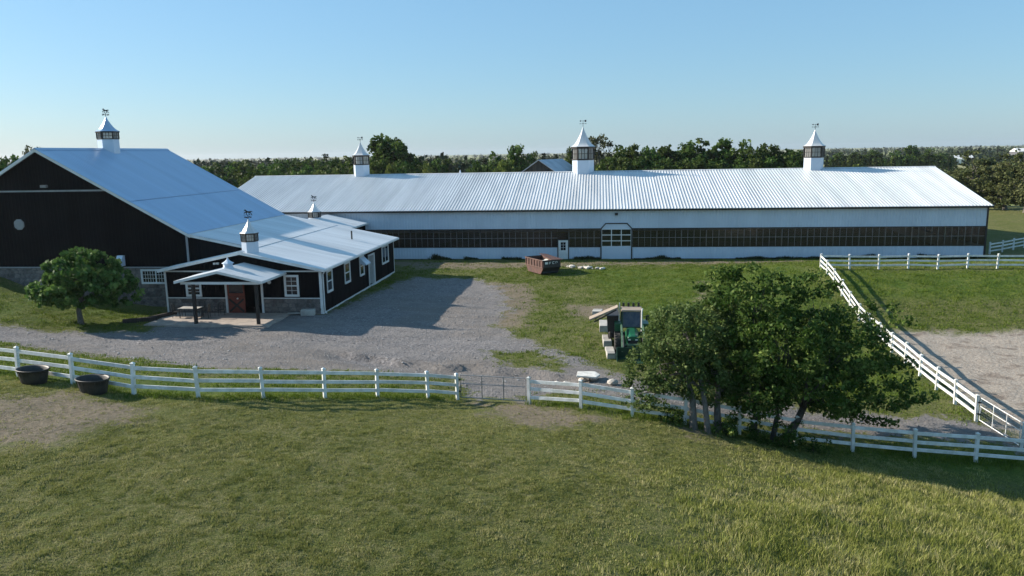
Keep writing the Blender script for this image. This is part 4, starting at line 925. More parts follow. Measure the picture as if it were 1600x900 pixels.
P(b, 'hood', 'green_paint', smooth=False, bevel=.02)
b = MB(); b.box(-.27, .27, -1.45, -1.40, .64, .92); P(b, 'grille', 'dark_steel')
for s in (-1, 1): b = MB(); b.box(s * .2 - .07, s * .2 + .07, -1.465, -1.445, .92, .99); P(b, 'headlight', 'lamp_white')
b = MB(); b.box(-.22, .22, -1.2, 1.4, .45, .66); b.box(-.62, .62, -1.05, -.95, .40, .50); b.box(-.7, .7, 1.05, 1.25, .6, .8); P(b, 'chassis', 'dark_steel')
b = MB(); b.box(-.3, .3, -1.6, -1.45, .45, .62); P(b, 'front_weight', 'green_dark')
cab = part_empty('cab', (tx, ty + .9, tz + .9), trc)
b = MB()
for s in (-1, 1):
    b.bar((s * .56, .25, .85), (s * .54, .38, 2.22), .07, .07); b.bar((s * .62, .95, .95), (s * .60, .98, 2.22), .06, .06); b.bar((s * .60, 1.72, 1.05), (s * .57, 1.66, 2.22), .07, .07)
    b.bar((s * .58, .3, 1.0), (s * .62, 1.7, 1.1), .06, .06)
b.bar((-.56, .3, 1.28), (.56, .3, 1.28), .06, .06); P(b, 'cab_frame', 'green_dark', parent=cab)
b = MB(); b.prism([(-.53, .33, 1.3), (.53, .33, 1.3), (.51, .39, 2.2), (-.51, .39, 2.2)], (0, .012, 0)); P(b, 'windscreen', 'windscreen', parent=cab)
for s in (-1, 1): b = MB(); b.prism([(s * .6, .36, 1.12), (s * .61, 1.7, 1.12), (s * .585, 1.64, 2.2), (s * .555, .4, 2.2)], (s * -.012, 0, 0)); P(b, 'side_glass', 'cab_glass', parent=cab)
b = MB(); b.box(-.25, .25, 1.1, 1.25, 1.1, 1.75); b.box(-.27, .27, .75, 1.25, 1.02, 1.14); P(b, 'seat', 'dark_steel', parent=cab)
b = MB(); b.box(-.62, .62, .3, 1.45, 2.22, 2.33); P(b, 'roof', 'tan_board', bevel=.03, parent=cab)
for k in range(4): b = MB(); b.box(-.52 + k * .3, -.40 + k * .3, 1.30, 1.42, 2.335, 2.56); P(b, 'work_light', 'iron', parent=cab)
for s in (-1, 1):
    b = MB(); b.prism([(s * .58, .5, 1.0), (s * .58, .5, 1.46), (s * .58, 1.0, 1.52), (s * .58, 1.75, 1.46), (s * .58, 1.85, 1.1), (s * .58, 1.6, 1.3), (s * .58, .8, 1.32)], (s * .42, 0, 0)); P(b, 'fender', 'green_paint')
    b = MB(); b.bar((s * .62, .10, 1.42), (s * .62, -1.0, 1.28), .10, .16); b.bar((s * .62, -1.0, 1.28), (s * .62, -2.25, .42), .10, .16); b.bar((s * .62, .10, .5), (s * .62, .10, 1.5), .12, .16); P(b, 'loader_arm', 'green_pale')
    b = MB(); b.tube([(s * .62, -.1, .75), (s * .62, -1.1, 1.16)], .04, 8); b.tube([(s * .54, -1.15, 1.2), (s * .54, -2.3, .72)], .035, 8); P(b, 'ram', 'dark_steel')
b = MB(); b.bar((-.62, -1.75, .74), (.62, -1.75, .74), .08, .08); P(b, 'cross_beam', 'green_pale')
bk = part_empty('bucket', (tx, ty - 2.7, tz), trc)
b = MB(); pr = [(-2.28, .72), (-2.22, .12), (-2.5, .02), (-3.15, .02)]
for (y0, z0), (y1, z1) in zip(pr, pr[1:]): b.bar((0, y0, z0), (0, y1, z1), 1.9, .04, up=(0, .3, 1))
P(b, 'bucket_shell', 'green_dark', parent=bk)
for s in (-1, 1): b = MB(); b.prism([(s * .95, -2.28, .72), (s * .95, -2.2, .1), (s * .95, -2.5, .0), (s * .95, -3.15, .0), (s * .95, -2.95, .2)], (s * -.04, 0, 0)); P(b, 'bucket_side', 'green_dark', parent=bk)
b = MB(); b.tube([(.56, -.1, 1.15), (.56, -.1, 2.3), (.60, -.1, 2.5)], .045, 10); P(b, 'exhaust', 'lamp_white')
b = MB(); b.bar((.6, .4, 1.9), (.86, .3, 1.95), .03, .03); b.box(.82, 1.02, .24, .32, 1.72, 2.02); P(b, 'mirror', 'iron')
for (x, y, l, w, h, a), lab in zip(((.70, 43.15, 1.9, .50, .26, 3), (.54, 45.85, 2.0, .52, .34, 2), (.36, 49.9, 2.2, .56, .36, 0), (-.05, 55.0, 1.4, .7, .22, -4)), ('nearest the gravel', 'second from the gravel', 'third from the gravel', 'farthest from the gravel')):
    o = thing('concrete_block', (x, y, gz(x, y) - .03), 'grey concrete block left of the tractor, ' + lab, 'block', 'concrete blocks beside the tractor', R(a))
    b = MB(); b.box(-w / 2, w / 2, -l / 2, l / 2, 0, h); place_local(o, b, 'block', M['concrete'], bevel=.03)
    b = MB(); b.box(-w / 2 + .02, w / 2 - .04, -l / 2 - .02, -l / 2 + .5, h + .002, h + .09); place_local(o, b, 'cap_slab', M['concrete'], bevel=.02)
sp = thing('dark_spreader', (1.02, 46.6, gz(1, 46.6)), 'dark steel spreader box standing behind the tractor rear wheel', 'spreader')
b = MB(); b.prism([(-.42, -.9, .4), (.1, -.9, .4), (.22, -.9, 1.75), (-.5, -.9, 1.72)], (0, 2.0, 0)); place_local(sp, b, 'hopper', M['dark_steel'])
for s in (-.7, .9): b = MB(); b.lathe([(.1, -.1), (.38, -.1), (.42, 0), (.38, .1), (.1, .1)], (-.3, s, .42), 18, axis='X'); place_local(sp, b, 'wheel', M['tyre'])
b = MB(); b.bar((.22, -.95, 1.2), (.26, -.95, 2.55), .06, .06); place_local(sp, b, 'stake', M['vinyl'])
bd = thing('tan_board', (.30, 45.55, 1.55), 'tan plank sheet sloping down left from the tractor roof over the concrete blocks', 'board')
b = MB(); q0 = Vector((-.82, 0, -.28)); q1 = Vector((.88, 0, .48)); b.bar(q0, q1, .8, .09); place_local(bd, b, 'sheet', M['tan_board'], bevel=.01)
for s in (-.4, .4): b = MB(); b.bar(q0 + Vector((.3, s, -.1)), q1 + Vector((-.1, s, -.12)), .05, .08); place_local(bd, b, 'batten', M['dark_steel'])
o = thing('white_slab', (-.52, 37.75, gz(-.5, 37.7)), 'pale flat slab propped on the gravel behind the front fence', 'slab', rz=R(8))
b = MB(); b.prism([(-.62, -.45, .42), (.35, -.62, .36), (.66, .1, .28), (.45, .62, .30), (-.45, .52, .36)], (0, 0, -.09)); place_local(o, b, 'slab', M['slab_white'], bevel=.015)
for k, (x, y, s) in enumerate(((-.75, 37.7, .22), (-.2, 37.85, .2), (.75, 37.1, .3), (-1.6, 37.75, .2), (-2.1, 37.9, .16))):
    o = obj('loose_rock', LUMPS[k % 4], None, Matrix.Translation((x, y, gz(x, y) + s * .25)) @ Matrix.Rotation(k * 1.3, 4, 'Z') @ Matrix.Diagonal((s * 1.2, s, s, 1))); tag(o, 'small pale rock on the gravel around the propped slab', 'rock', 'loose rocks by the slab')

# ---------------------------------------------------------------- patio furniture and front bits
tb = thing('patio_table', (-28.75, 50.6, .07), 'dark iron patio table on the patio beside the left porch post', 'table')
b = MB(); b.box(-.75, .75, -.45, .45, .69, .73); place_local(tb, b, 'table_top', M['concrete'], bevel=.01)
for sx in (-.66, .66):
    for sy in (-.36, .36): b = MB(); b.tube([(sx, sy, .69), (sx * .95, sy * .95, 0)], .022, 8); place_local(tb, b, 'leg', M['iron'])
def chair(x, y, rz, label):
    c = thing('patio_chair', (x, y, .07), label, 'chair', 'iron chairs around the patio table', rz)
    b = MB(); b.box(-.24, .24, -.23, .23, .42, .45); place_local(c, b, 'seat', M['iron'])
    b = MB(); b.tube([(-.22, .22, .45), (-.22, .29, .95), (0, .3, 1.02), (.22, .29, .95), (.22, .22, .45)], .02, 8)
    for k in range(5): b.tube([(-.16 + k * .08, .23, .45), (-.16 + k * .08, .29, .97)], .011, 6)
    place_local(c, b, 'backrest', M['iron'])
    for s in (-1, 1):
        b = MB(); b.tube([(s * .24, -.2, .45), (s * .26, -.2, .66), (s * .25, .25, .68)], .016, 6); place_local(c, b, 'armrest', M['iron'])
        for t in (-1, 1): b = MB(); b.tube([(s * .22, t * .21, .43), (s * .24, t * .25, 0)], .018, 6); place_local(c, b, 'leg', M['iron'])
chair(-29.75, 50.55, R(95), 'black iron chair at the left end of the patio table')
chair(-27.6, 50.5, R(-80), 'black iron chair at the right end of the patio table')
chair(-27.0, 51.35, R(-120), 'black iron chair against the stone front by the entrance')
chair(-28.5, 51.5, R(5), 'black iron chair behind the patio table near the stone wall')
st = thing('stone_step', (-20.65, 51.95, gz(-20.6, 52)), 'pale stone block at the right corner of the stable front', 'stone block', rz=R(12))
b = MB(); b.box(-.5, .5, -.3, .3, 0, .42); place_local(st, b, 'block', M['concrete'], bevel=.04)
b = MB(); b.box(-1.45, -.5, -.05, .22, .12, .2); place_local(st, b, 'ledge', M['concrete'], bevel=.02)
for k, (x, y, l, a) in enumerate(((-31.0, 50.6, 2.4, 68), (-31.75, 49.2, 2.2, 28))):
    o = thing('timber_edging', (x, y, gz(x, y)), ('dark timber edging the patio beside the stable corner', 'dark timber edging at the outer left corner of the patio')[k], 'timber', rz=R(a))
    b = MB(); b.box(-l / 2, l / 2, -.12, .12, -.05, .28); place_local(o, b, 'beam', M['porch_post'], bevel=.01)

# ---------------------------------------------------------------- far buildings
fb = thing('old_gambrel_barn', (-8.9, 146, gz(-8.9, 146)), 'old grey gambrel-roofed barn among trees left of the middle cupola', 'barn', rz=R(-14))
g0 = 4.2; gp = [(-4.6, 0), (4.6, 0), (4.6, g0), (3.3, 8.0), (0, 10.2), (-3.3, 8.0), (-4.6, g0)]
b = MB(); b.prism([(x, -7, z) for x, z in gp], (0, 14, 0)); place_local(fb, b, 'wall', M['old_wood'])
for (x0, z0), (x1, z1) in ((gp[2], gp[3]), (gp[3], gp[4]), (gp[4], gp[5]), (gp[5], gp[6])):
    b = MB(); n_ = Vector((z0 - z1, 0, x1 - x0)).normalized() * .15
    if n_.z < 0: n_ = -n_
    b.prism([(x0 + n_.x, -7.4, z0 + n_.z), (x1 + n_.x, -7.4, z1 + n_.z), (x1 + n_.x * .1, -7.4, z1 + n_.z * .1), (x0 + n_.x * .1, -7.4, z0 + n_.z * .1)], (0, 14.8, 0)); place_local(fb, b, 'roof', M['old_roof'])
for x, z in ((-2, 5), (1.6, 7.2), (-.2, 2.5)): b = MB(); b.box(x - .5, x + .5, -7.06, -7.0, z, z + 1.4); place_local(fb, b, 'window', M['dark_steel'])
def far_house(x, y, w, d, h, rise, wall, roof, label, rz=0):
    o = thing('distant_house', (x, y, gz(x, y) - .3), label, 'house', rz=rz)
    b = MB(); b.prism([(-w / 2, -d / 2, 0), (w / 2, -d / 2, 0), (w / 2, -d / 2, h), (-w / 2, -d / 2, h)], (0, d, 0)); place_local(o, b, 'wall', M[wall])
    b = MB(); b.prism([(-w / 2 - .3, -d / 2 - .4, h), (-w / 2 - .3, 0, h + rise), (-w / 2 - .3, d / 2 + .4, h)], (w + .6, 0, 0)); place_local(o, b, 'roof', M[roof])
    for k in range(4):
        b = MB(); xx = -w / 2 + w * (k + .5) / 4; b.box(xx - .5, xx + .5, -d / 2 - .05, -d / 2, h * .35, h * .75); place_local(o, b, 'window', M['dark_steel'])
far_house(391, 760, 26, 16, 9, 3, 'far_grey', 'far_white', 'distant dark building with pale roof at the far right horizon')
far_house(82, 330, 12, 9, 4, 2.4, 'far_white', 'far_white', 'distant white house beyond the conifer row right of the third cupola')
far_house(215, 620, 16, 10, 5, 3, 'far_white', 'far_grey', 'distant pale house in the fields right of the arena roof')
far_house(300, 690, 20, 10, 5, 3, 'far_white', 'far_white', 'distant white barn on the field edge far right')

# x, y, ground, height, width, kind, label key
TREES=[(-79.3,96.6,0.59,11.4,5.2,'b','bl'),(-77.9,101.8,0.27,13.6,3.7,'s','bs'),(-86.8,161.2,-2.51,12.3,7.1,'b','lm'),(-89.9,176.0,-2.57,12.7,6.9,'b','lm'),(-88.0,181.2,-2.57,12.6,7.1,'b','lm'),(-88.7,191.2,-2.61,13.0,7.5,'b','lm'),(-82.8,196.9,-2.59,13.2,6.8,'b','lm'),(-84.2,206.8,-2.63,13.5,7.2,'b','lm'),(-76.3,202.7,-2.57,13.5,7.0,'b','lm'),(-66.9,193.7,-2.48,13.3,6.7,'b','lm'),(-60.5,184.3,-2.41,13.5,7.1,'b','lm'),(-75.7,142.4,-2.3,11.7,6.9,'b','lm'),(-74.1,147.6,-2.37,11.8,6.5,'b','lm'),(-70.1,158.1,-2.38,12.2,8.2,'b','lm'),(-65.2,163.7,-2.37,12.6,7.8,'b','lm'),(-56.0,144.6,-1.63,11.5,6.2,'b','lm'),(-57.0,159.6,-2.3,12.7,7.6,'b','lm'),(-48.4,145.5,-1.39,11.4,5.6,'b','lm'),(-67.4,143.3,-2.04,11.7,6.2,'b','lm'),(-59.3,142.2,-1.62,11.3,6.2,'b','lm'),(-56.5,122.4,-0.17,9.5,5.3,'b','lf'),(-51.6,119.9,0.09,9.0,4.7,'b','lf'),(-45.5,123.6,0.03,9.2,4.8,'b','lf'),(-45.3,130.7,-0.31,9.6,4.5,'b','lf'),(-40.3,124.2,0.07,9.2,4.3,'b','lf'),(-96.7,215.4,-2.74,14.3,4.1,'c','lc'),(-92.2,210.9,-2.69,14.7,4.4,'c','lc'),(-80.0,202.2,-2.59,14.6,4.2,'c','lc'),(-67.8,188.5,-2.47,15.3,4.2,'c','lc'),(-85.4,221.8,-2.69,14.0,3.8,'c','lc'),(-67.7,198.6,-2.5,14.3,4.1,'c','lc'),(-61.5,189.3,-2.43,14.6,4.2,'c','lc'),(-40.9,166.4,-2.22,14.6,3.1,'c','lc'),(-38.7,166.7,-2.2,14.4,3.1,'c','lc'),(-36.2,172.0,-2.22,14.4,3.2,'c','lc'),(-36.9,187.0,-2.29,13.2,3.2,'c','lc'),(-40.6,146.3,-1.17,16.6,9.8,'b','big'),(-31.9,125.2,0.14,10.2,4.5,'b','ll'),(-27.9,125.6,0.17,9.9,4.8,'b','ll'),(-36.0,122.7,0.12,9.8,4.2,'b','ll'),(-33.6,172.3,-2.21,12.2,5.8,'b','lm2'),(-37.2,156.8,-1.77,12.4,5.3,'b','lm2'),(-34.4,162.2,-1.99,12.3,5.5,'b','lm2'),(-57.4,325.6,-3.04,11.7,8.2,'b','mm'),(-53.1,326.1,-3.03,11.9,7.2,'b','mm'),(-22.2,163.5,-1.85,13.3,6.6,'b','mm'),(-17.1,164.1,-1.8,14.3,6.6,'b','mm'),(-13.6,171.6,-2.08,13.3,4.3,'b','mm'),(-5.6,160.4,-1.43,13.5,4.8,'b','mm'),(-24.8,158.2,-1.57,11.2,5.3,'b','mm'),(-3.7,150.6,-0.67,11.8,4.2,'b','mm'),(-25.0,168.3,-2.09,13.8,4.0,'c','mc'),(-13.0,184.7,-2.16,14.0,2.8,'c','mc'),(-10.1,185.0,-2.14,13.6,2.8,'c','mc'),(-12.0,189.9,-2.17,13.1,2.5,'c','mc'),(-14.2,121.2,0.28,9.9,6.3,'y','my'),(-43.4,117.8,0.21,8.8,4.1,'y','ll'),(-41.9,120.0,0.16,9.2,3.7,'y','ll'),(-32.7,121.1,0.16,9.7,3.5,'y','ll'),(-27.5,121.7,0.22,9.8,4.1,'y','ll'),(0.6,151.0,-0.66,15.7,5.2,'s','ms'),(2.3,143.2,-0.1,12.1,5.9,'b','rw'),(5.9,146.6,-0.31,12.7,6.3,'b','rw'),(9.2,144.0,-0.11,12.0,5.7,'b','rw'),(12.7,148.4,-0.43,12.8,6.1,'b','rw'),(16.3,148.8,-0.47,13.2,6.3,'b','rw'),(19.6,151.2,-0.68,13.9,6.7,'b','rw'),(23.0,151.6,-0.73,13.6,6.4,'b','rw'),(25.8,149.9,-0.61,13.2,6.3,'b','rw'),(28.6,146.2,-0.32,11.9,5.7,'b','rw'),(32.2,150.6,-0.68,12.7,5.8,'b','rw'),(34.9,148.9,-0.54,11.8,5.5,'b','rw'),(37.7,151.2,-0.72,11.7,4.4,'b','rw'),(1.1,131.0,0.41,9.8,4.3,'b','rf'),(4.2,129.3,0.47,9.5,4.5,'b','rf'),(7.4,131.7,0.45,9.2,4.8,'b','rf'),(10.4,130.0,0.51,9.4,4.7,'b','rf'),(13.8,132.4,0.47,9.2,4.8,'b','rf'),(16.9,131.8,0.51,9.5,4.7,'b','rf'),(20.2,133.1,0.47,9.2,4.8,'b','rf'),(23.0,131.4,0.53,9.3,4.7,'b','rf'),(26.6,133.9,0.45,9.0,4.3,'b','rf'),(29.7,134.2,0.44,9.2,4.8,'b','rf'),(32.4,134.5,0.43,8.8,3.9,'b','rf'),(74.4,265.1,-2.37,11.0,3.6,'c','rh'),(78.5,272.6,-2.42,10.3,3.7,'c','rh'),(79.0,267.7,-2.39,10.5,3.6,'c','rh'),(79.4,262.7,-2.35,10.7,3.6,'c','rh'),(83.7,270.2,-2.4,10.8,3.7,'c','rh'),(84.1,265.2,-2.37,10.2,3.6,'c','rh'),(84.4,260.2,-2.33,10.4,3.5,'c','rh'),(88.7,267.8,-2.38,10.5,3.6,'c','rh'),(89.0,262.8,-2.34,10.7,3.6,'c','rh'),(89.2,257.8,-2.31,10.1,3.5,'c','rh'),(93.7,265.3,-2.36,10.2,3.6,'c','rh'),(93.8,260.3,-2.32,10.4,3.5,'c','rh'),(93.8,255.3,-2.29,10.6,3.4,'c','rh'),(98.5,262.8,-2.34,9.9,3.5,'c','rh'),(98.4,257.8,-2.3,10.1,3.5,'c','rh'),(98.3,252.7,-2.27,10.3,3.4,'c','rh'),(103.1,260.3,-2.32,10.5,3.5,'c','rh'),(102.9,255.3,-2.28,9.9,3.4,'c','rh'),(102.7,250.2,-2.25,10.1,3.4,'c','rh'),(107.6,257.8,-2.3,10.2,3.5,'c','rh'),(107.2,252.8,-2.26,10.4,3.4,'c','rh'),(106.9,247.7,-2.23,9.8,3.3,'c','rh'),(108.6,344.5,-2.97,12.2,9.9,'b','rb'),(119.6,355.8,-3.06,12.9,9.6,'b','rb'),(125.8,346.5,-2.98,12.4,11.0,'b','rb'),(138.7,363.0,-3.12,14.3,8.6,'b','rb'),(137.6,347.8,-2.99,12.8,12.1,'b','rb'),(107.1,364.5,-3.13,12.1,8.8,'b','rb'),(185.3,443.8,-3.78,11.0,10.5,'b','rb'),(67.1,214.0,-2.05,9.0,7.2,'y','ry'),(113.5,314.9,-2.73,10.2,4.5,'y','ry'),(59.7,129.6,1.09,9.5,7.9,'w','rl'),(62.0,125.8,1.29,8.2,6.9,'w','rl'),(63.4,143.1,0.35,7.4,6.2,'w','rl'),(61.9,119.8,1.38,8.8,6.5,'w','rl'),(65.5,136.3,0.9,7.2,6.4,'w','rl')]
# ---------------------------------------------------------------- vegetation
def rot_frames(r, n):
    a = r.normal(size=(n, 3)); a /= np.linalg.norm(a, axis=1)[:, None]
    b = r.normal(size=(n, 3)); b -= (a * b).sum(1)[:, None] * a; b /= np.linalg.norm(b, axis=1)[:, None]
    return a, b
def leaf_quads(r, C, size, ratio=.55, droop=0.0, var=.35):
    """one pointed leaf per centre: folded diamond of four corners"""
    n = len(C); a, b = rot_frames(r, n)
    if droop: a[:, 2] -= droop; a /= np.linalg.norm(a, axis=1)[:, None]; b -= (a * b).sum(1)[:, None] * a; b /= np.linalg.norm(b, axis=1)[:, None]
    s = size * (1 + r.uniform(-var, var, n))[:, None]
    V = np.stack([C - a * s * .5, C + b * s * ratio * .5 - a * s * .06, C + a * s * .5, C - b * s * ratio * .5 - a * s * .06], 1).reshape(-1, 3)
    return V, np.arange(4 * n).reshape(-1, 4)
def clump_leaves(r, centres, rad, per, size, ratio=.55, droop=0.0, flat=.8):
    k = len(centres); n = k * per; rad = np.broadcast_to(rad, k)
    d = r.normal(size=(n, 3)); d /= np.linalg.norm(d, axis=1)[:, None]; d *= (r.uniform(0, 1, n) ** .45)[:, None]; d[:, 2] *= flat
    C = np.repeat(centres, per, 0) + d * np.repeat(rad, per)[:, None]
    V, Q = leaf_quads(r, C, size, ratio, droop)
    tint = np.clip(np.repeat(r.normal(.45, .24, k), per) + r.normal(0, .18, n), 0, 1)
    return V, Q, tint
def limbs(r, base, tips, r0, trunk_h, lean=(0, 0), n=7, wander=.25):
    """trunk from base, limbs that branch to the tips; returns an MB"""
    b = MB(); base = Vector(base); top = base + Vector((lean[0], lean[1], trunk_h)); pts = [base - Vector((0, 0, .3)), base + Vector((lean[0] * .1, lean[1] * .1, trunk_h * .12)), base.lerp(top, .55) + Vector((r.normal() * .05, r.normal() * .05, 0)), top]
    b.tube(pts, [r0 * 1.5, r0 * 1.1, r0 * .9, r0 * .75], n + 2)
    for t in tips:
        t = Vector(t); s = base.lerp(top, r.uniform(.72, 1.0)); m1 = s.lerp(t, .35) + Vector((r.normal(), r.normal(), abs(r.normal()) * .6)) * wander; m2 = s.lerp(t, .7) + Vector((r.normal(), r.normal(), r.normal())) * wander * .8
        b.tube([s, m1, m2, t], [r0 * .5, r0 * .34, r0 * .2, r0 * .06], 6)
        for _ in range(3):
            e = t + Vector((r.normal(), r.normal(), r.normal() * .6)) * wander * 2.2; q = s.lerp(t, r.uniform(.4, .8)); b.tube([q, q.lerp(e, .5) + Vector((0, 0, wander * .3)), e], [r0 * .18, r0 * .12, r0 * .03], 5)
    return b
def lobes_points(r, lobes, n, shell=.75):
    """clump centres near the surfaces of a set of ellipsoids, weighted by their size"""
    L = np.array(lobes); w = L[:, 3] ** 1.5 * L[:, 4]; k = r.choice(len(L), n, p=w / w.sum())
    d = r.normal(size=(n, 3)); d /= np.linalg.norm(d, axis=1)[:, None]; d *= (shell + (1 - shell) * r.uniform(0, 1, n) ** .5 * 1.1 - (r.uniform(0, 1, n) < .25) * r.uniform(0, .5, n))[:, None]
    return L[k, :3] + d * np.c_[L[k, 3], L[k, 3], L[k, 4]]

# woodland prototypes (unit height 1, unit width 1 at the base)
PROTO = {}
def proto(kind, seed):
    r = np.random.default_rng(seed); tips = []
    if kind in ('b', 'y', 'w'):
        nl = 9; H = 10.0; lobes = []
        for k in range(nl):
            a = r.uniform(0, 6.28); z = r.uniform(3.2, 8.6) if kind != 'w' else r.uniform(1.8, 8.4); rr = (1 - abs(z - 5.2) / 6.5) * 2.5 * r.uniform(.35, 1.0)
            lobes.append((rr * math.cos(a), rr * math.sin(a), z, r.uniform(1.2, 2.1), r.uniform(1.0, 1.7)))
        lobes.append((r.normal() * .3, r.normal() * .3, 8.5, 1.5, 1.4)); lobes.append((0, 0, 5.2, 2.7, 2.6))
        n = 190 if kind != 'w' else 140
        c = lobes_points(r, lobes, n); c[:, 2] = np.minimum(c[:, 2], 9.9)
        V, Q, t = clump_leaves(r, c, r.uniform(.45, .85, n) if kind != 'w' else r.uniform(.4, .7, n), 30, .50 if kind != 'w' else .38, .7, .15)
        tips = [l[:3] for l in lobes]; mb = limbs(r, (0, 0, 0), tips, .26, 3.2, wander=.35)
        mat = {'b': 'leaf_wood', 'y': 'leaf_yellow', 'w': 'leaf_willow'}[kind]
    elif kind == 's':
        c = np.array([(r.normal() * 1.2 + (.9 if i % 3 else -.8), r.normal() * 1.0, 6.6 + 2.9 * r.uniform() ** .8 if i % 3 else 5 + 2.5 * r.uniform()) for i in range(60)])
        V, Q, t = clump_leaves(r, c, .5, 20, .36, .6); tips = [c[i] for i in range(0, 60, 5)]; mb = limbs(r, (0, 0, 0), tips, .22, 4.6, wander=.3); mat = 'leaf_willow'
    else:
        c = []; 
        for i in range(24):
            z = .9 + 9.0 * i / 23; rr = 1.75 * (1 - i / 24.5) ** .7
            for k in range(max(3, int(9 * rr / 1.75) + 2)):
                a = r.uniform(0, 6.28); q = rr * r.uniform(.45, 1.05); c.append((q * math.cos(a), q * math.sin(a), z - q * .22))
        c = np.array(c); V, Q, t = clump_leaves(r, c, np.maximum(.5 - .028 * c[:, 2], .26), 20, .36, .5, .25, .6); V[:, 2] = np.minimum(V[:, 2], 10.2); mb = limbs(r, (0, 0, 0), [(0, 0, 9.9)], .18, 4.0, wander=.05); mat = 'leaf_conifer'
    crown = fast_mesh('crown', V, Q, M[mat], t)
    o = mb.build('trunk', M['bark_grey' if kind in ('w', 's') else 'bark']); tm = o.data; off = WM[o.name].copy(); bpy.data.objects.remove(o)
    PROTO.setdefault(kind, []).append((crown, tm, off))
for k_, ns in (('b', 6), ('y', 2), ('w', 3), ('c', 4), ('s', 2)):
    for s_ in range(ns): proto(k_, 100 + s_ * 7 + ord(k_))
LAB = {
 'bl': ('dark green tree rising behind the left edge of the black barn', 'trees behind the barn'), 'bs': ('thin flat-topped tree poking above the black barn roof peak', 'tree above the barn peak'),
 'lm': ('dark broadleaf tree in the distant wood left of the first arena cupola', 'distant wood left of the first cupola'), 'lf': ('low bushy tree just behind the left end of the arena ridge', 'low trees behind the left arena ridge'),
 'lc': ('dark pointed conifer standing out of the wood around the first arena cupola', 'conifers around the first cupola'), 'big': ('tallest dark tree rising just right of the first arena cupola', 'tall tree by the first cupola'),
 'll': ('rounded lighter green tree behind the ridge beside the tall dark tree', 'lighter trees by the tall tree'), 'lm2': ('mid green tree in the wood right of the tall dark tree', 'wood right of the tall tree'),
 'mm': ('mid green broadleaf tree around the old gambrel barn', 'trees around the old barn'), 'mc': ('thin dark spruce behind the old gambrel barn', 'spruces by the old barn'), 'my': ('bright yellow-green bushy tree just left of the old gambrel barn', 'bright tree by the old barn'),
 'ms': ('sparse half-bare tree sticking up just right of the middle cupola', 'sparse tree by the middle cupola'), 'rw': ('tall tree in the dense green wood between the middle and right cupolas', 'dense wood between the cupolas, back row'),
 'rf': ('lower tree along the front of the dense wood between middle and right cupolas', 'dense wood between the cupolas, front row'), 'rh': ('narrow dark conifer in the planted row right of the third cupola', 'planted conifer row'),
 'rb': ('round olive tree standing behind the planted conifer row', 'trees behind the conifer row'), 'ry': ('yellowish bush before the planted conifer row', 'yellowish bushes by the conifer row'), 'rl': ('large dull olive tree with grey limbs beyond the right end of the arena', 'large trees beyond the right arena end')}
NAME = {'b': 'broadleaf_tree', 'y': 'bushy_tree', 'w': 'old_willow_tree', 'c': 'conifer_tree', 's': 'sparse_tree'}
tr_r = random.Random(5); TREES_CNT = {}
for i, (x, y, g, h, w, k, lb) in enumerate(TREES):
    cr, tm, off = PROTO[k][(i * 5 + i // 7) % len(PROTO[k])]
    if lb == 'rl': h += .5; w *= 1.1
    if lb in ('rw', 'rf'): w *= 1.3
    elif k == 'b': w *= 1.1
    elif lb in ('lc', 'mc'): w *= 1.45 * tr_r.uniform(.8, 1.25); h *= tr_r.uniform(.86, .97)
    root = thing(NAME[k], (x, y, gz(x, y) - .1), LAB[lb][0], 'tree', LAB[lb][1]); S = Matrix.Translation((x, y, gz(x, y) - .1)) @ Matrix.Rotation(tr_r.uniform(0, 6.28), 4, 'Z') @ Matrix.Diagonal((w / 6.4 if k in 'byw' else w / 3.9, w / 6.4 if k in 'byw' else w / 3.9, h / 10, 1))
    obj('crown', cr, root, S); obj('trunk', tm, root, S @ off)

def lone_tree(name, label, base, lobes, trunks, mat, nclump, per, size, crad, seed, bark='bark', ratio=.6, droop=0.0, extra=None, shell=.75):
    r = np.random.default_rng(seed); root = thing(name, (base[0], base[1], gz(*base[:2])), label, 'tree')
    c = lobes_points(r, lobes, nclump, shell)
    if extra is not None: c = np.r_[c, np.array(extra)]
    V, Q, t = clump_leaves(r, c, r.uniform(crad * .6, crad * 1.3, len(c)), per, size, ratio, droop)
    o3 = np.array([base[0], base[1], gz(*base[:2])]); me = fast_mesh('crown', V - o3, Q, M[mat], t); obj('crown', me, root, Matrix.Translation(o3))
    L = [l[:3] for l in lobes]
    for i, (tx_, ty_, rad, hgt, ln) in enumerate(trunks):
        mine = sorted(L, key=lambda p: (p[0] - tx_ - ln[0]) ** 2 + (p[1] - ty_ - ln[1]) ** 2)[:5] if len(trunks) > 1 else L
        limbs(r, (tx_, ty_, gz(tx_, ty_)), mine, rad, hgt, ln, 8, .22).build('trunk', M[bark], root, smooth=True)
    return root
LR = [(6.73, 33.48, 4.88, 2.03, 1.3), (9.35, 34.28, 4.6, 1.51, 1.24), (7.42, 32.05, 3.12, 1.94, 1.55), (10.54, 33.41, 2.67, 1.87, 1.47), (12.26, 33.6, 1.36, 1.33, 1.07), (9.23, 32.25, 1.43, 1.94, 1.16), (6.57, 31.95, 1.2, 1.55, 1.08), (12.6, 34.17, 0.32, 1.0, 0.6), (9.9, 32.4, .75, 1.3, .6), (6.3, 32.0, 1.0, 1.0, .6), (5.9, 32.6, 2.4, 1.4, 1.4), (5.34, 33.32, 5.33, 0.95, 0.81), (11.66, 35.05, 3.58, 0.98, 0.98), (8.76, 34.71, 1.87, 1.95, 1.68), (13.43, 35.75, 3.44, 0.57, 0.51)]
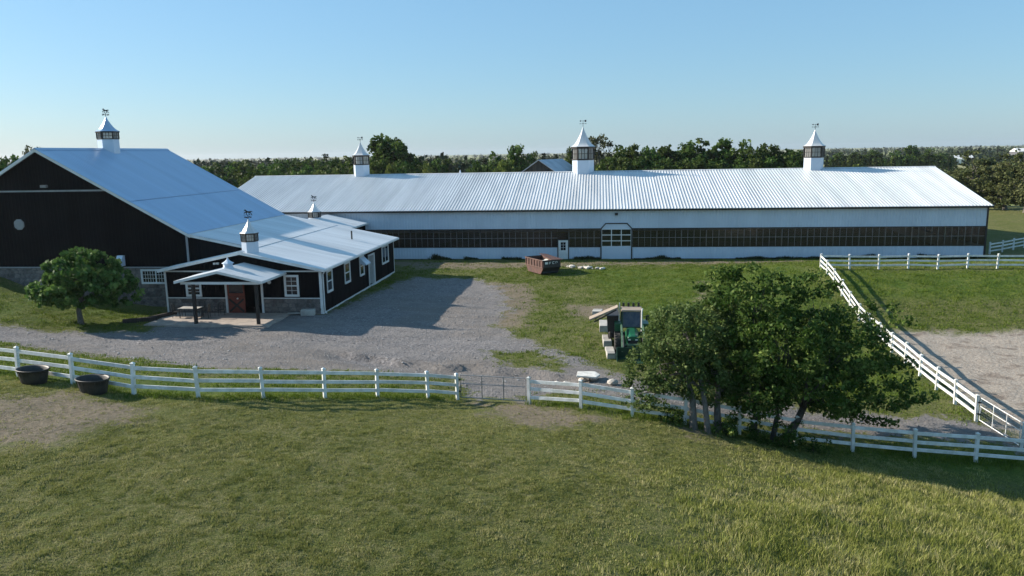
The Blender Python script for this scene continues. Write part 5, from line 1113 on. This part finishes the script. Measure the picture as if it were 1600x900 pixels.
LL = [(2.0, 31.7, .95, .85, .5), (3.69, 32.63, 3.5, 1.65, 1.12), (2.58, 32.0, 2.25, 1.36, 1.1), (4.48, 32.21, 1.93, 1.44, 1.31), (2.06, 31.94, 1.13, 0.94, 0.68), (5.2, 33.81, 3.52, 1.24, 1.24), (3.56, 33.82, 2.48, 1.52, 1.38), (5.39, 32.82, 1.19, 1.07, 0.93)]
LT = [(-34.75, 47.87, 3.76, 2.23, 1.2), (-36.15, 47.21, 2.78, 1.61, 1.02), (-33.57, 48.51, 2.78, 1.82, 1.21), (-35.02, 47.84, 2.45, 2.79, 1.07), (-37.43, 47.57, 2.27, 1.03, 0.77), (-32.54, 48.63, 2.18, 1.13, 0.95), (-35.02, 48.35, 4.26, 1.3, 0.78)]
LT = [(x, y, z + .1, a, b) for x, y, z, a, b in LT]
lone_tree('apple_tree', 'large dark green apple tree on the fence line, right of the two joined crowns', (7.4, 31.75), LR, [(6.55, 31.95, .14, 1.9, (.1, .3)), (7.35, 31.9, .11, 1.9, (.2, .4)), (7.75, 31.8, .17, 1.7, (1.1, .8))], 'leaf_apple', 770, 46, .17, .38, 21,
          extra=[(14.2 + .25 * k, 34.6, .1 + .07 * k) for k in range(-4, 3)] + [(10.6 + .4 * k, 33.2, -.25 - .06 * k) for k in range(6)])
lone_tree('apple_tree', 'smaller greyish apple tree with slanting twin trunks, left of the two joined crowns', (4.25, 31.4), LL, [(4.0, 31.25, .15, 2.2, (-.35, .5)), (4.55, 31.05, .12, 2.2, (-.3, .7)), (5.0, 31.5, .15, 2.0, (.1, .6))], 'leaf_apple_grey', 460, 46, .145, .35, 22, 'bark_grey')
lone_tree('round_headed_tree', 'clipped round-headed tree with short trunk on the lawn before the barn', (-34.85, 47.3), LT, [(-34.85, 47.3, .17, 1.7, (0, .3))], 'leaf_round', 330, 26, .30, .36, 23, 'bark_grey', .8, .9, shell=.9)

# shrubs under the apple trees
def shrub(x, y, w, h, n, label, mat='leaf_apple', group='weedy shrubs below the apple trees'):
    r = np.random.default_rng(int(x * 31 + y * 7) % 999); z = gz(x, y); root = thing('shrub', (x, y, z), label, 'shrub', group)
    c = np.c_[r.normal(0, w * .33, n), r.normal(0, w * .33, n), np.abs(r.normal(0, h * .45, n)) + .05]; V, Q, t = clump_leaves(r, c, .18, 26, .11, .6)
    obj('foliage', fast_mesh('foliage', V, Q, M[mat], t), root, Matrix.Translation((x, y, z)))
    b = MB()
    for k in range(5): b.tube([(x, y, z - .1), (x + r.normal() * w * .2, y + r.normal() * w * .2, z + h * .7)], [.015, .005], 5)
    b.build('stem', M['bark'], root)
shrub(5.35, 31.35, .9, .9, 40, 'dark shrub at the foot of the greyish apple tree trunks'); shrub(3.15, 31.55, .8, .8, 34, 'low green shrub by the fence, left of the apple trunks'); shrub(6.6, 31.5, .7, .8, 30, 'leafy shoots around the first trunk of the large apple tree'); shrub(7.7, 31.4, 1.0, .9, 44, 'dark shrub around the base of the large apple tree'); shrub(9.0, 31.7, 1.0, .4, 26, 'low weeds by the fence post right of the large apple tree')

# far-off woods that read as one mass
def far_wood():
    r = np.random.default_rng(77); C = []; S = []
    def row(y0, y1, x0, x1, n, h0, h1):
        for _ in range(n):
            y = r.uniform(y0, y1); x = r.uniform(x0, x1) * y / ((y0 + y1) / 2); h = r.uniform(h0, h1); w = h * r.uniform(.32, .5); g = gz(x, y)
            m = 100 if y1 < 530 else 30; d = r.normal(size=(m, 3)); d /= np.linalg.norm(d, axis=1)[:, None]; d *= r.uniform(.45, 1.0, m)[:, None]
            lob = 1 + .25 * np.sin(d[:, 0] * 5 + x) * np.sin(d[:, 1] * 4 + y); C.append(d * lob[:, None] * (w, w, h * .46) + (x, y, g + h * .5)); S.append(np.full(m, h * (.11 if y1 < 530 else .2)))
    row(225, 300, -150, -40, 230, 6, 14); row(300, 520, -330, -60, 420, 6, 13); row(520, 900, -700, 150, 520, 8, 13); row(900, 1500, -1300, 1000, 600, 8, 14)
    row(300, 330, 150, 175, 8, 6, 9); row(500, 530, 120, 260, 50, 7, 11); row(690, 730, 260, 480, 90, 7, 12); row(800, 950, 200, 700, 230, 8, 13); row(1000, 1500, 300, 1200, 330, 8, 14); row(1700, 2600, -2200, 2200, 700, 8, 13); row(3000, 4200, -3600, 3600, 700, 9, 14)
    row(240, 330, -40, 60, 70, 8, 11); row(170, 190, -100, -62, 22, 8, 11); row(160, 200, 0, 45, 26, 8, 12)
    C = np.concatenate(C); S = np.concatenate(S); a, b = rot_frames(r, len(C)); s = (S * r.uniform(.7, 1.3, len(C)))[:, None]
    V = np.stack([C - a * s * .6, C + b * s * .5, C + a * s * .6, C - b * s * .5], 1).reshape(-1, 3); Q = np.arange(len(V)).reshape(-1, 4); t = np.clip(r.normal(.42, .22, len(C)), 0, 1)
    tag(obj('distant_woodland', fast_mesh('distant_woodland', V, Q, M['far_wood'], t)), 'hazy mass of distant woods and hedgerows along the horizon', 'woodland', kind='stuff')
far_wood()

# ---------------------------------------------------------------- grass
def blades(r, X, Y, h, w, lean=.5, simple=False):
    n = len(X); Z = ground(X, Y) - .01; a = r.uniform(0, 6.283, n); dx, dy = np.cos(a), np.sin(a); la = r.uniform(0, 6.283, n); lx, ly = np.cos(la) * lean * h * r.uniform(.2, 1, n), np.sin(la) * lean * h * r.uniform(.2, 1, n)
    B = np.c_[X, Y, Z]; W = np.c_[dx, dy, np.zeros(n)] * (w / 2)[:, None]
    if simple: return np.stack([B - W, B + W, B + np.c_[lx, ly, h]], 1).reshape(-1, 3), np.arange(3 * n).reshape(-1, 3)
    V = np.stack([B - W, B + W, B + W * .7 + np.c_[lx * .35, ly * .35, h * .6], B - W * .7 + np.c_[lx * .35, ly * .35, h * .6], B + np.c_[lx, ly, h]], 1).reshape(-1, 3)
    i = np.arange(n)[:, None] * 5; Q = np.concatenate([i + (0, 1, 2), i + (0, 2, 3), i + (3, 2, 4)], 1).reshape(-1, 3)
    return V, Q
def vnoise(x, y, s, seed):
    def hsh(i, j): v = np.sin(i * 127.1 + j * 311.7 + seed * 17.3) * 43758.5453; return v - np.floor(v)
    x = x / s; y = y / s; i = np.floor(x); j = np.floor(y); u = x - i; v = y - j; u = u * u * (3 - 2 * u); v = v * v * (3 - 2 * v)
    return (hsh(i, j) * (1 - u) + hsh(i + 1, j) * u) * (1 - v) + (hsh(i, j + 1) * (1 - u) + hsh(i + 1, j + 1) * u) * v
def grass(name, label, mat, n, box, dens, h, w, seed, lean=.6, tuft=7, spread=.07, simple=False):
    r = np.random.default_rng(seed); k = n // tuft; x = r.uniform(box[0], box[1], k); y = r.uniform(box[2], box[3], k)
    p = dens(x, y); m = r.uniform(0, 1, k) < p; x, y = x[m], y[m]
    tt = np.repeat(np.clip(.35 * vnoise(x, y, 1.3, seed) + .25 * vnoise(x, y, .4, seed + 3) + .55 * vnoise(x, y, .13, seed + 5) - .08, 0, 1), tuft); hh = np.repeat(h(x, y, r), tuft)
    x = np.repeat(x, tuft) + r.normal(0, spread, len(x) * tuft); y = np.repeat(y, tuft) + r.normal(0, spread, len(y) * tuft)
    hh = hh * r.uniform(.5, 1.15, len(x)); V, Q = blades(r, x, y, hh, w * r.uniform(.7, 1.3, len(x)), lean, simple); t = np.repeat(np.clip(tt * 1.0 + r.normal(0, .16, len(x)), 0, 1), 1 if simple else 3)
    c = np.array([V[:, 0].mean(), V[:, 1].mean(), 0]); o = obj(name, fast_mesh(name, V - c, Q, M[mat], t), None, Matrix.Translation(c)); tag(o, label, 'grass', kind='stuff'); return o
fy = lambda x: np.interp(x, [-32, -23.7, -18, -15.4, -13.3, -9.5, -6.4, -3, 1.5, 6, 10.8, 18.3, 24], [31, 28.3, 27, 27.1, 28.2, 31.3, 33.4, 32.9, 31.7, 31.9, 32.3, 32.6, 32.9])
inview = lambda x, y: (x > -.90 * y - 1.5) & (x < .56 * y + 2)
def d_short(x, y):
    d = (.34 + .8 * (vnoise(x, y, .20, 1) > .40) * (.72 + .28 * vnoise(x, y, 1.6, 2))) * inview(x, y) * (y < fy(x) - .1) * (.45 + .55 * ss(35, 16, y))
    return d * (1 - ss(-.8, .6, dirt_sd(x, y) + 2 * (vnoise(x, y, .8, 4) - .5)) * .9) * (1 - .9 * ss(-.5, 1.2, sdist(LONG, x, y)))
grass('paddock_grass', 'short cropped dull green grass covering the foreground paddock', 'grass_short', 1650000, (-27, 14, 13, 33.5), d_short, lambda x, y, r: .028 + .07 * vnoise(x, y, .22, 5) ** 2 + .02 * vnoise(x, y, 2.5, 6), .024, 31, .9, 6, .045, True)
def d_long(x, y): return ss(-2.2, 2.6, sdist(LONG, x, y) + 4.0 * (vnoise(x, y, 1.6, 8) - .5)) * inview(x, y) * (.25 + .75 * vnoise(x, y, .8, 9))
grass('long_grass', 'longer uncut seeding grass in the lower right foreground', 'grass_long', 330000, (-2, 22, 14, 33), d_long, lambda x, y, r: (.07 + .24 * vnoise(x, y, .9, 10) ** 1.6 + .10 * vnoise(x, y, 4, 11)) * (.4 + .6 * ss(-1.5, 3.5, sdist(LONG, x, y))), .018, 32, .75, 9, .10)
def d_strip(x, y): return np.exp(-((y - fy(x) - .05) / .5) ** 2) * (.3 + .7 * vnoise(x, y, .6, 12)) * inview(x, y) * ((x < -6.2) | (x > -3.2))
grass('fence_line_grass', 'uncut green grass growing along the foot of the front fence', 'grass_lush', 270000, (-27, 20, 26, 34.5), d_strip, lambda x, y, r: .08 + .16 * vnoise(x, y, .5, 13), .018, 33, .7, 8, .07)
def d_yard(x, y):
    g = ss(.3, -.5, gravel_sd(x, y) + 1.6 * (vnoise(x, y, .7, 14) - .5)); p = ss(.6, -1.0, sdist(PADDOCK, x, y) + 2 * (vnoise(x, y, 1, 15) - .5)); di = 1 - .8 * ss(-.5, .8, dirt_sd(x, y))
    bld = 1 - ((x < -19.6) & (y > 52.3)); return g * p * di * bld * (y > fy(x) + .3) * (y < 80.6) * inview(x, y) * (.2 + .8 * vnoise(x, y, 1.6, 16))
grass('yard_grass', 'rough green grass and weeds on the yard verges and the bank', 'grass_lush', 800000, (-50, 44, 29, 80), d_yard, lambda x, y, r: .06 + .16 * vnoise(x, y, .6, 17) ** 1.5, .045, 34, .9, 6, .12, True)
def d_weed(x, y): return np.exp(-((y - 80.75) / .16) ** 2) * (vnoise(x, y, 1.5, 18) > .42) * ((x < .1) | (x > 3.7)) * ((x < -4.4) | (x > -3.0)) * (x > -19.5)
grass('wall_weeds', 'dark weeds growing along the foot of the long white arena wall', 'weed', 60000, (-20, 38.5, 80.3, 80.95), d_weed, lambda x, y, r: .15 + .55 * vnoise(x, y, 1.1, 19) ** 2, .04, 35, .4, 8, .08)

# loose stones on the gravel that catch the low sun
def pebbles():
    r = np.random.default_rng(55); n = 60000; x = r.uniform(-40, 19, n); y = r.uniform(33.5, 70, n); m = (gravel_sd(x, y) > .1) & inview(x, y) & ~((x < -19.6) & (y > 48)); x, y = x[m], y[m]; n = len(x)
    s = r.uniform(.012, .035, n) * (1 + (r.uniform(0, 1, n) > .97) * 1.2); z = ground(x, y) + s * .3; a = r.uniform(0, 6.28, n); C = np.c_[x, y, z]
    u = np.c_[np.cos(a), np.sin(a), np.zeros(n)] * s[:, None] * 1.2; v = np.c_[-np.sin(a), np.cos(a), np.zeros(n)] * s[:, None]; w = np.c_[np.zeros(n), np.zeros(n), s * .8]
    V = np.stack([C + u, C + v, C - u, C - v, C + w], 1).reshape(-1, 3); T = np.array([(0, 1, 4), (1, 2, 4), (2, 3, 4), (3, 0, 4)]); Q = (np.arange(n)[:, None, None] * 5 + T[None]).reshape(-1, 3)
    m_ = leaf_mat('pebbles', (.11, .107, .107), (.21, .203, .20), (.36, .35, .34), 0.0, 0.0)
    tag(obj('gravel_stones', fast_mesh('gravel_stones', V, Q, m_, np.repeat(r.uniform(0, 1, n), 4))), 'loose grey stones scattered over the gravel yard and drive', 'gravel', kind='stuff')
pebbles()

# ---------------------------------------------------------------- haze
hz = bpy.data.materials.new('thin_haze'); hz.use_nodes = True; nt = hz.node_tree; nt.nodes.remove(nt.nodes['Principled BSDF'])
pv = nt.nodes.new('ShaderNodeVolumePrincipled'); pv.inputs['Color'].default_value = (.86, .91, 1, 1); pv.inputs['Density'].default_value = .00007; pv.inputs['Anisotropy'].default_value = .3
nt.links.new(pv.outputs[0], nt.nodes['Material Output'].inputs['Volume'])
b = MB(); b.box(-5000, 5000, -300, 5200, -9, 34); o = b.build('haze', hz); o['kind'] = 'stuff'; o['label'] = 'thin pale summer haze over the distant fields'; o['category'] = 'haze'
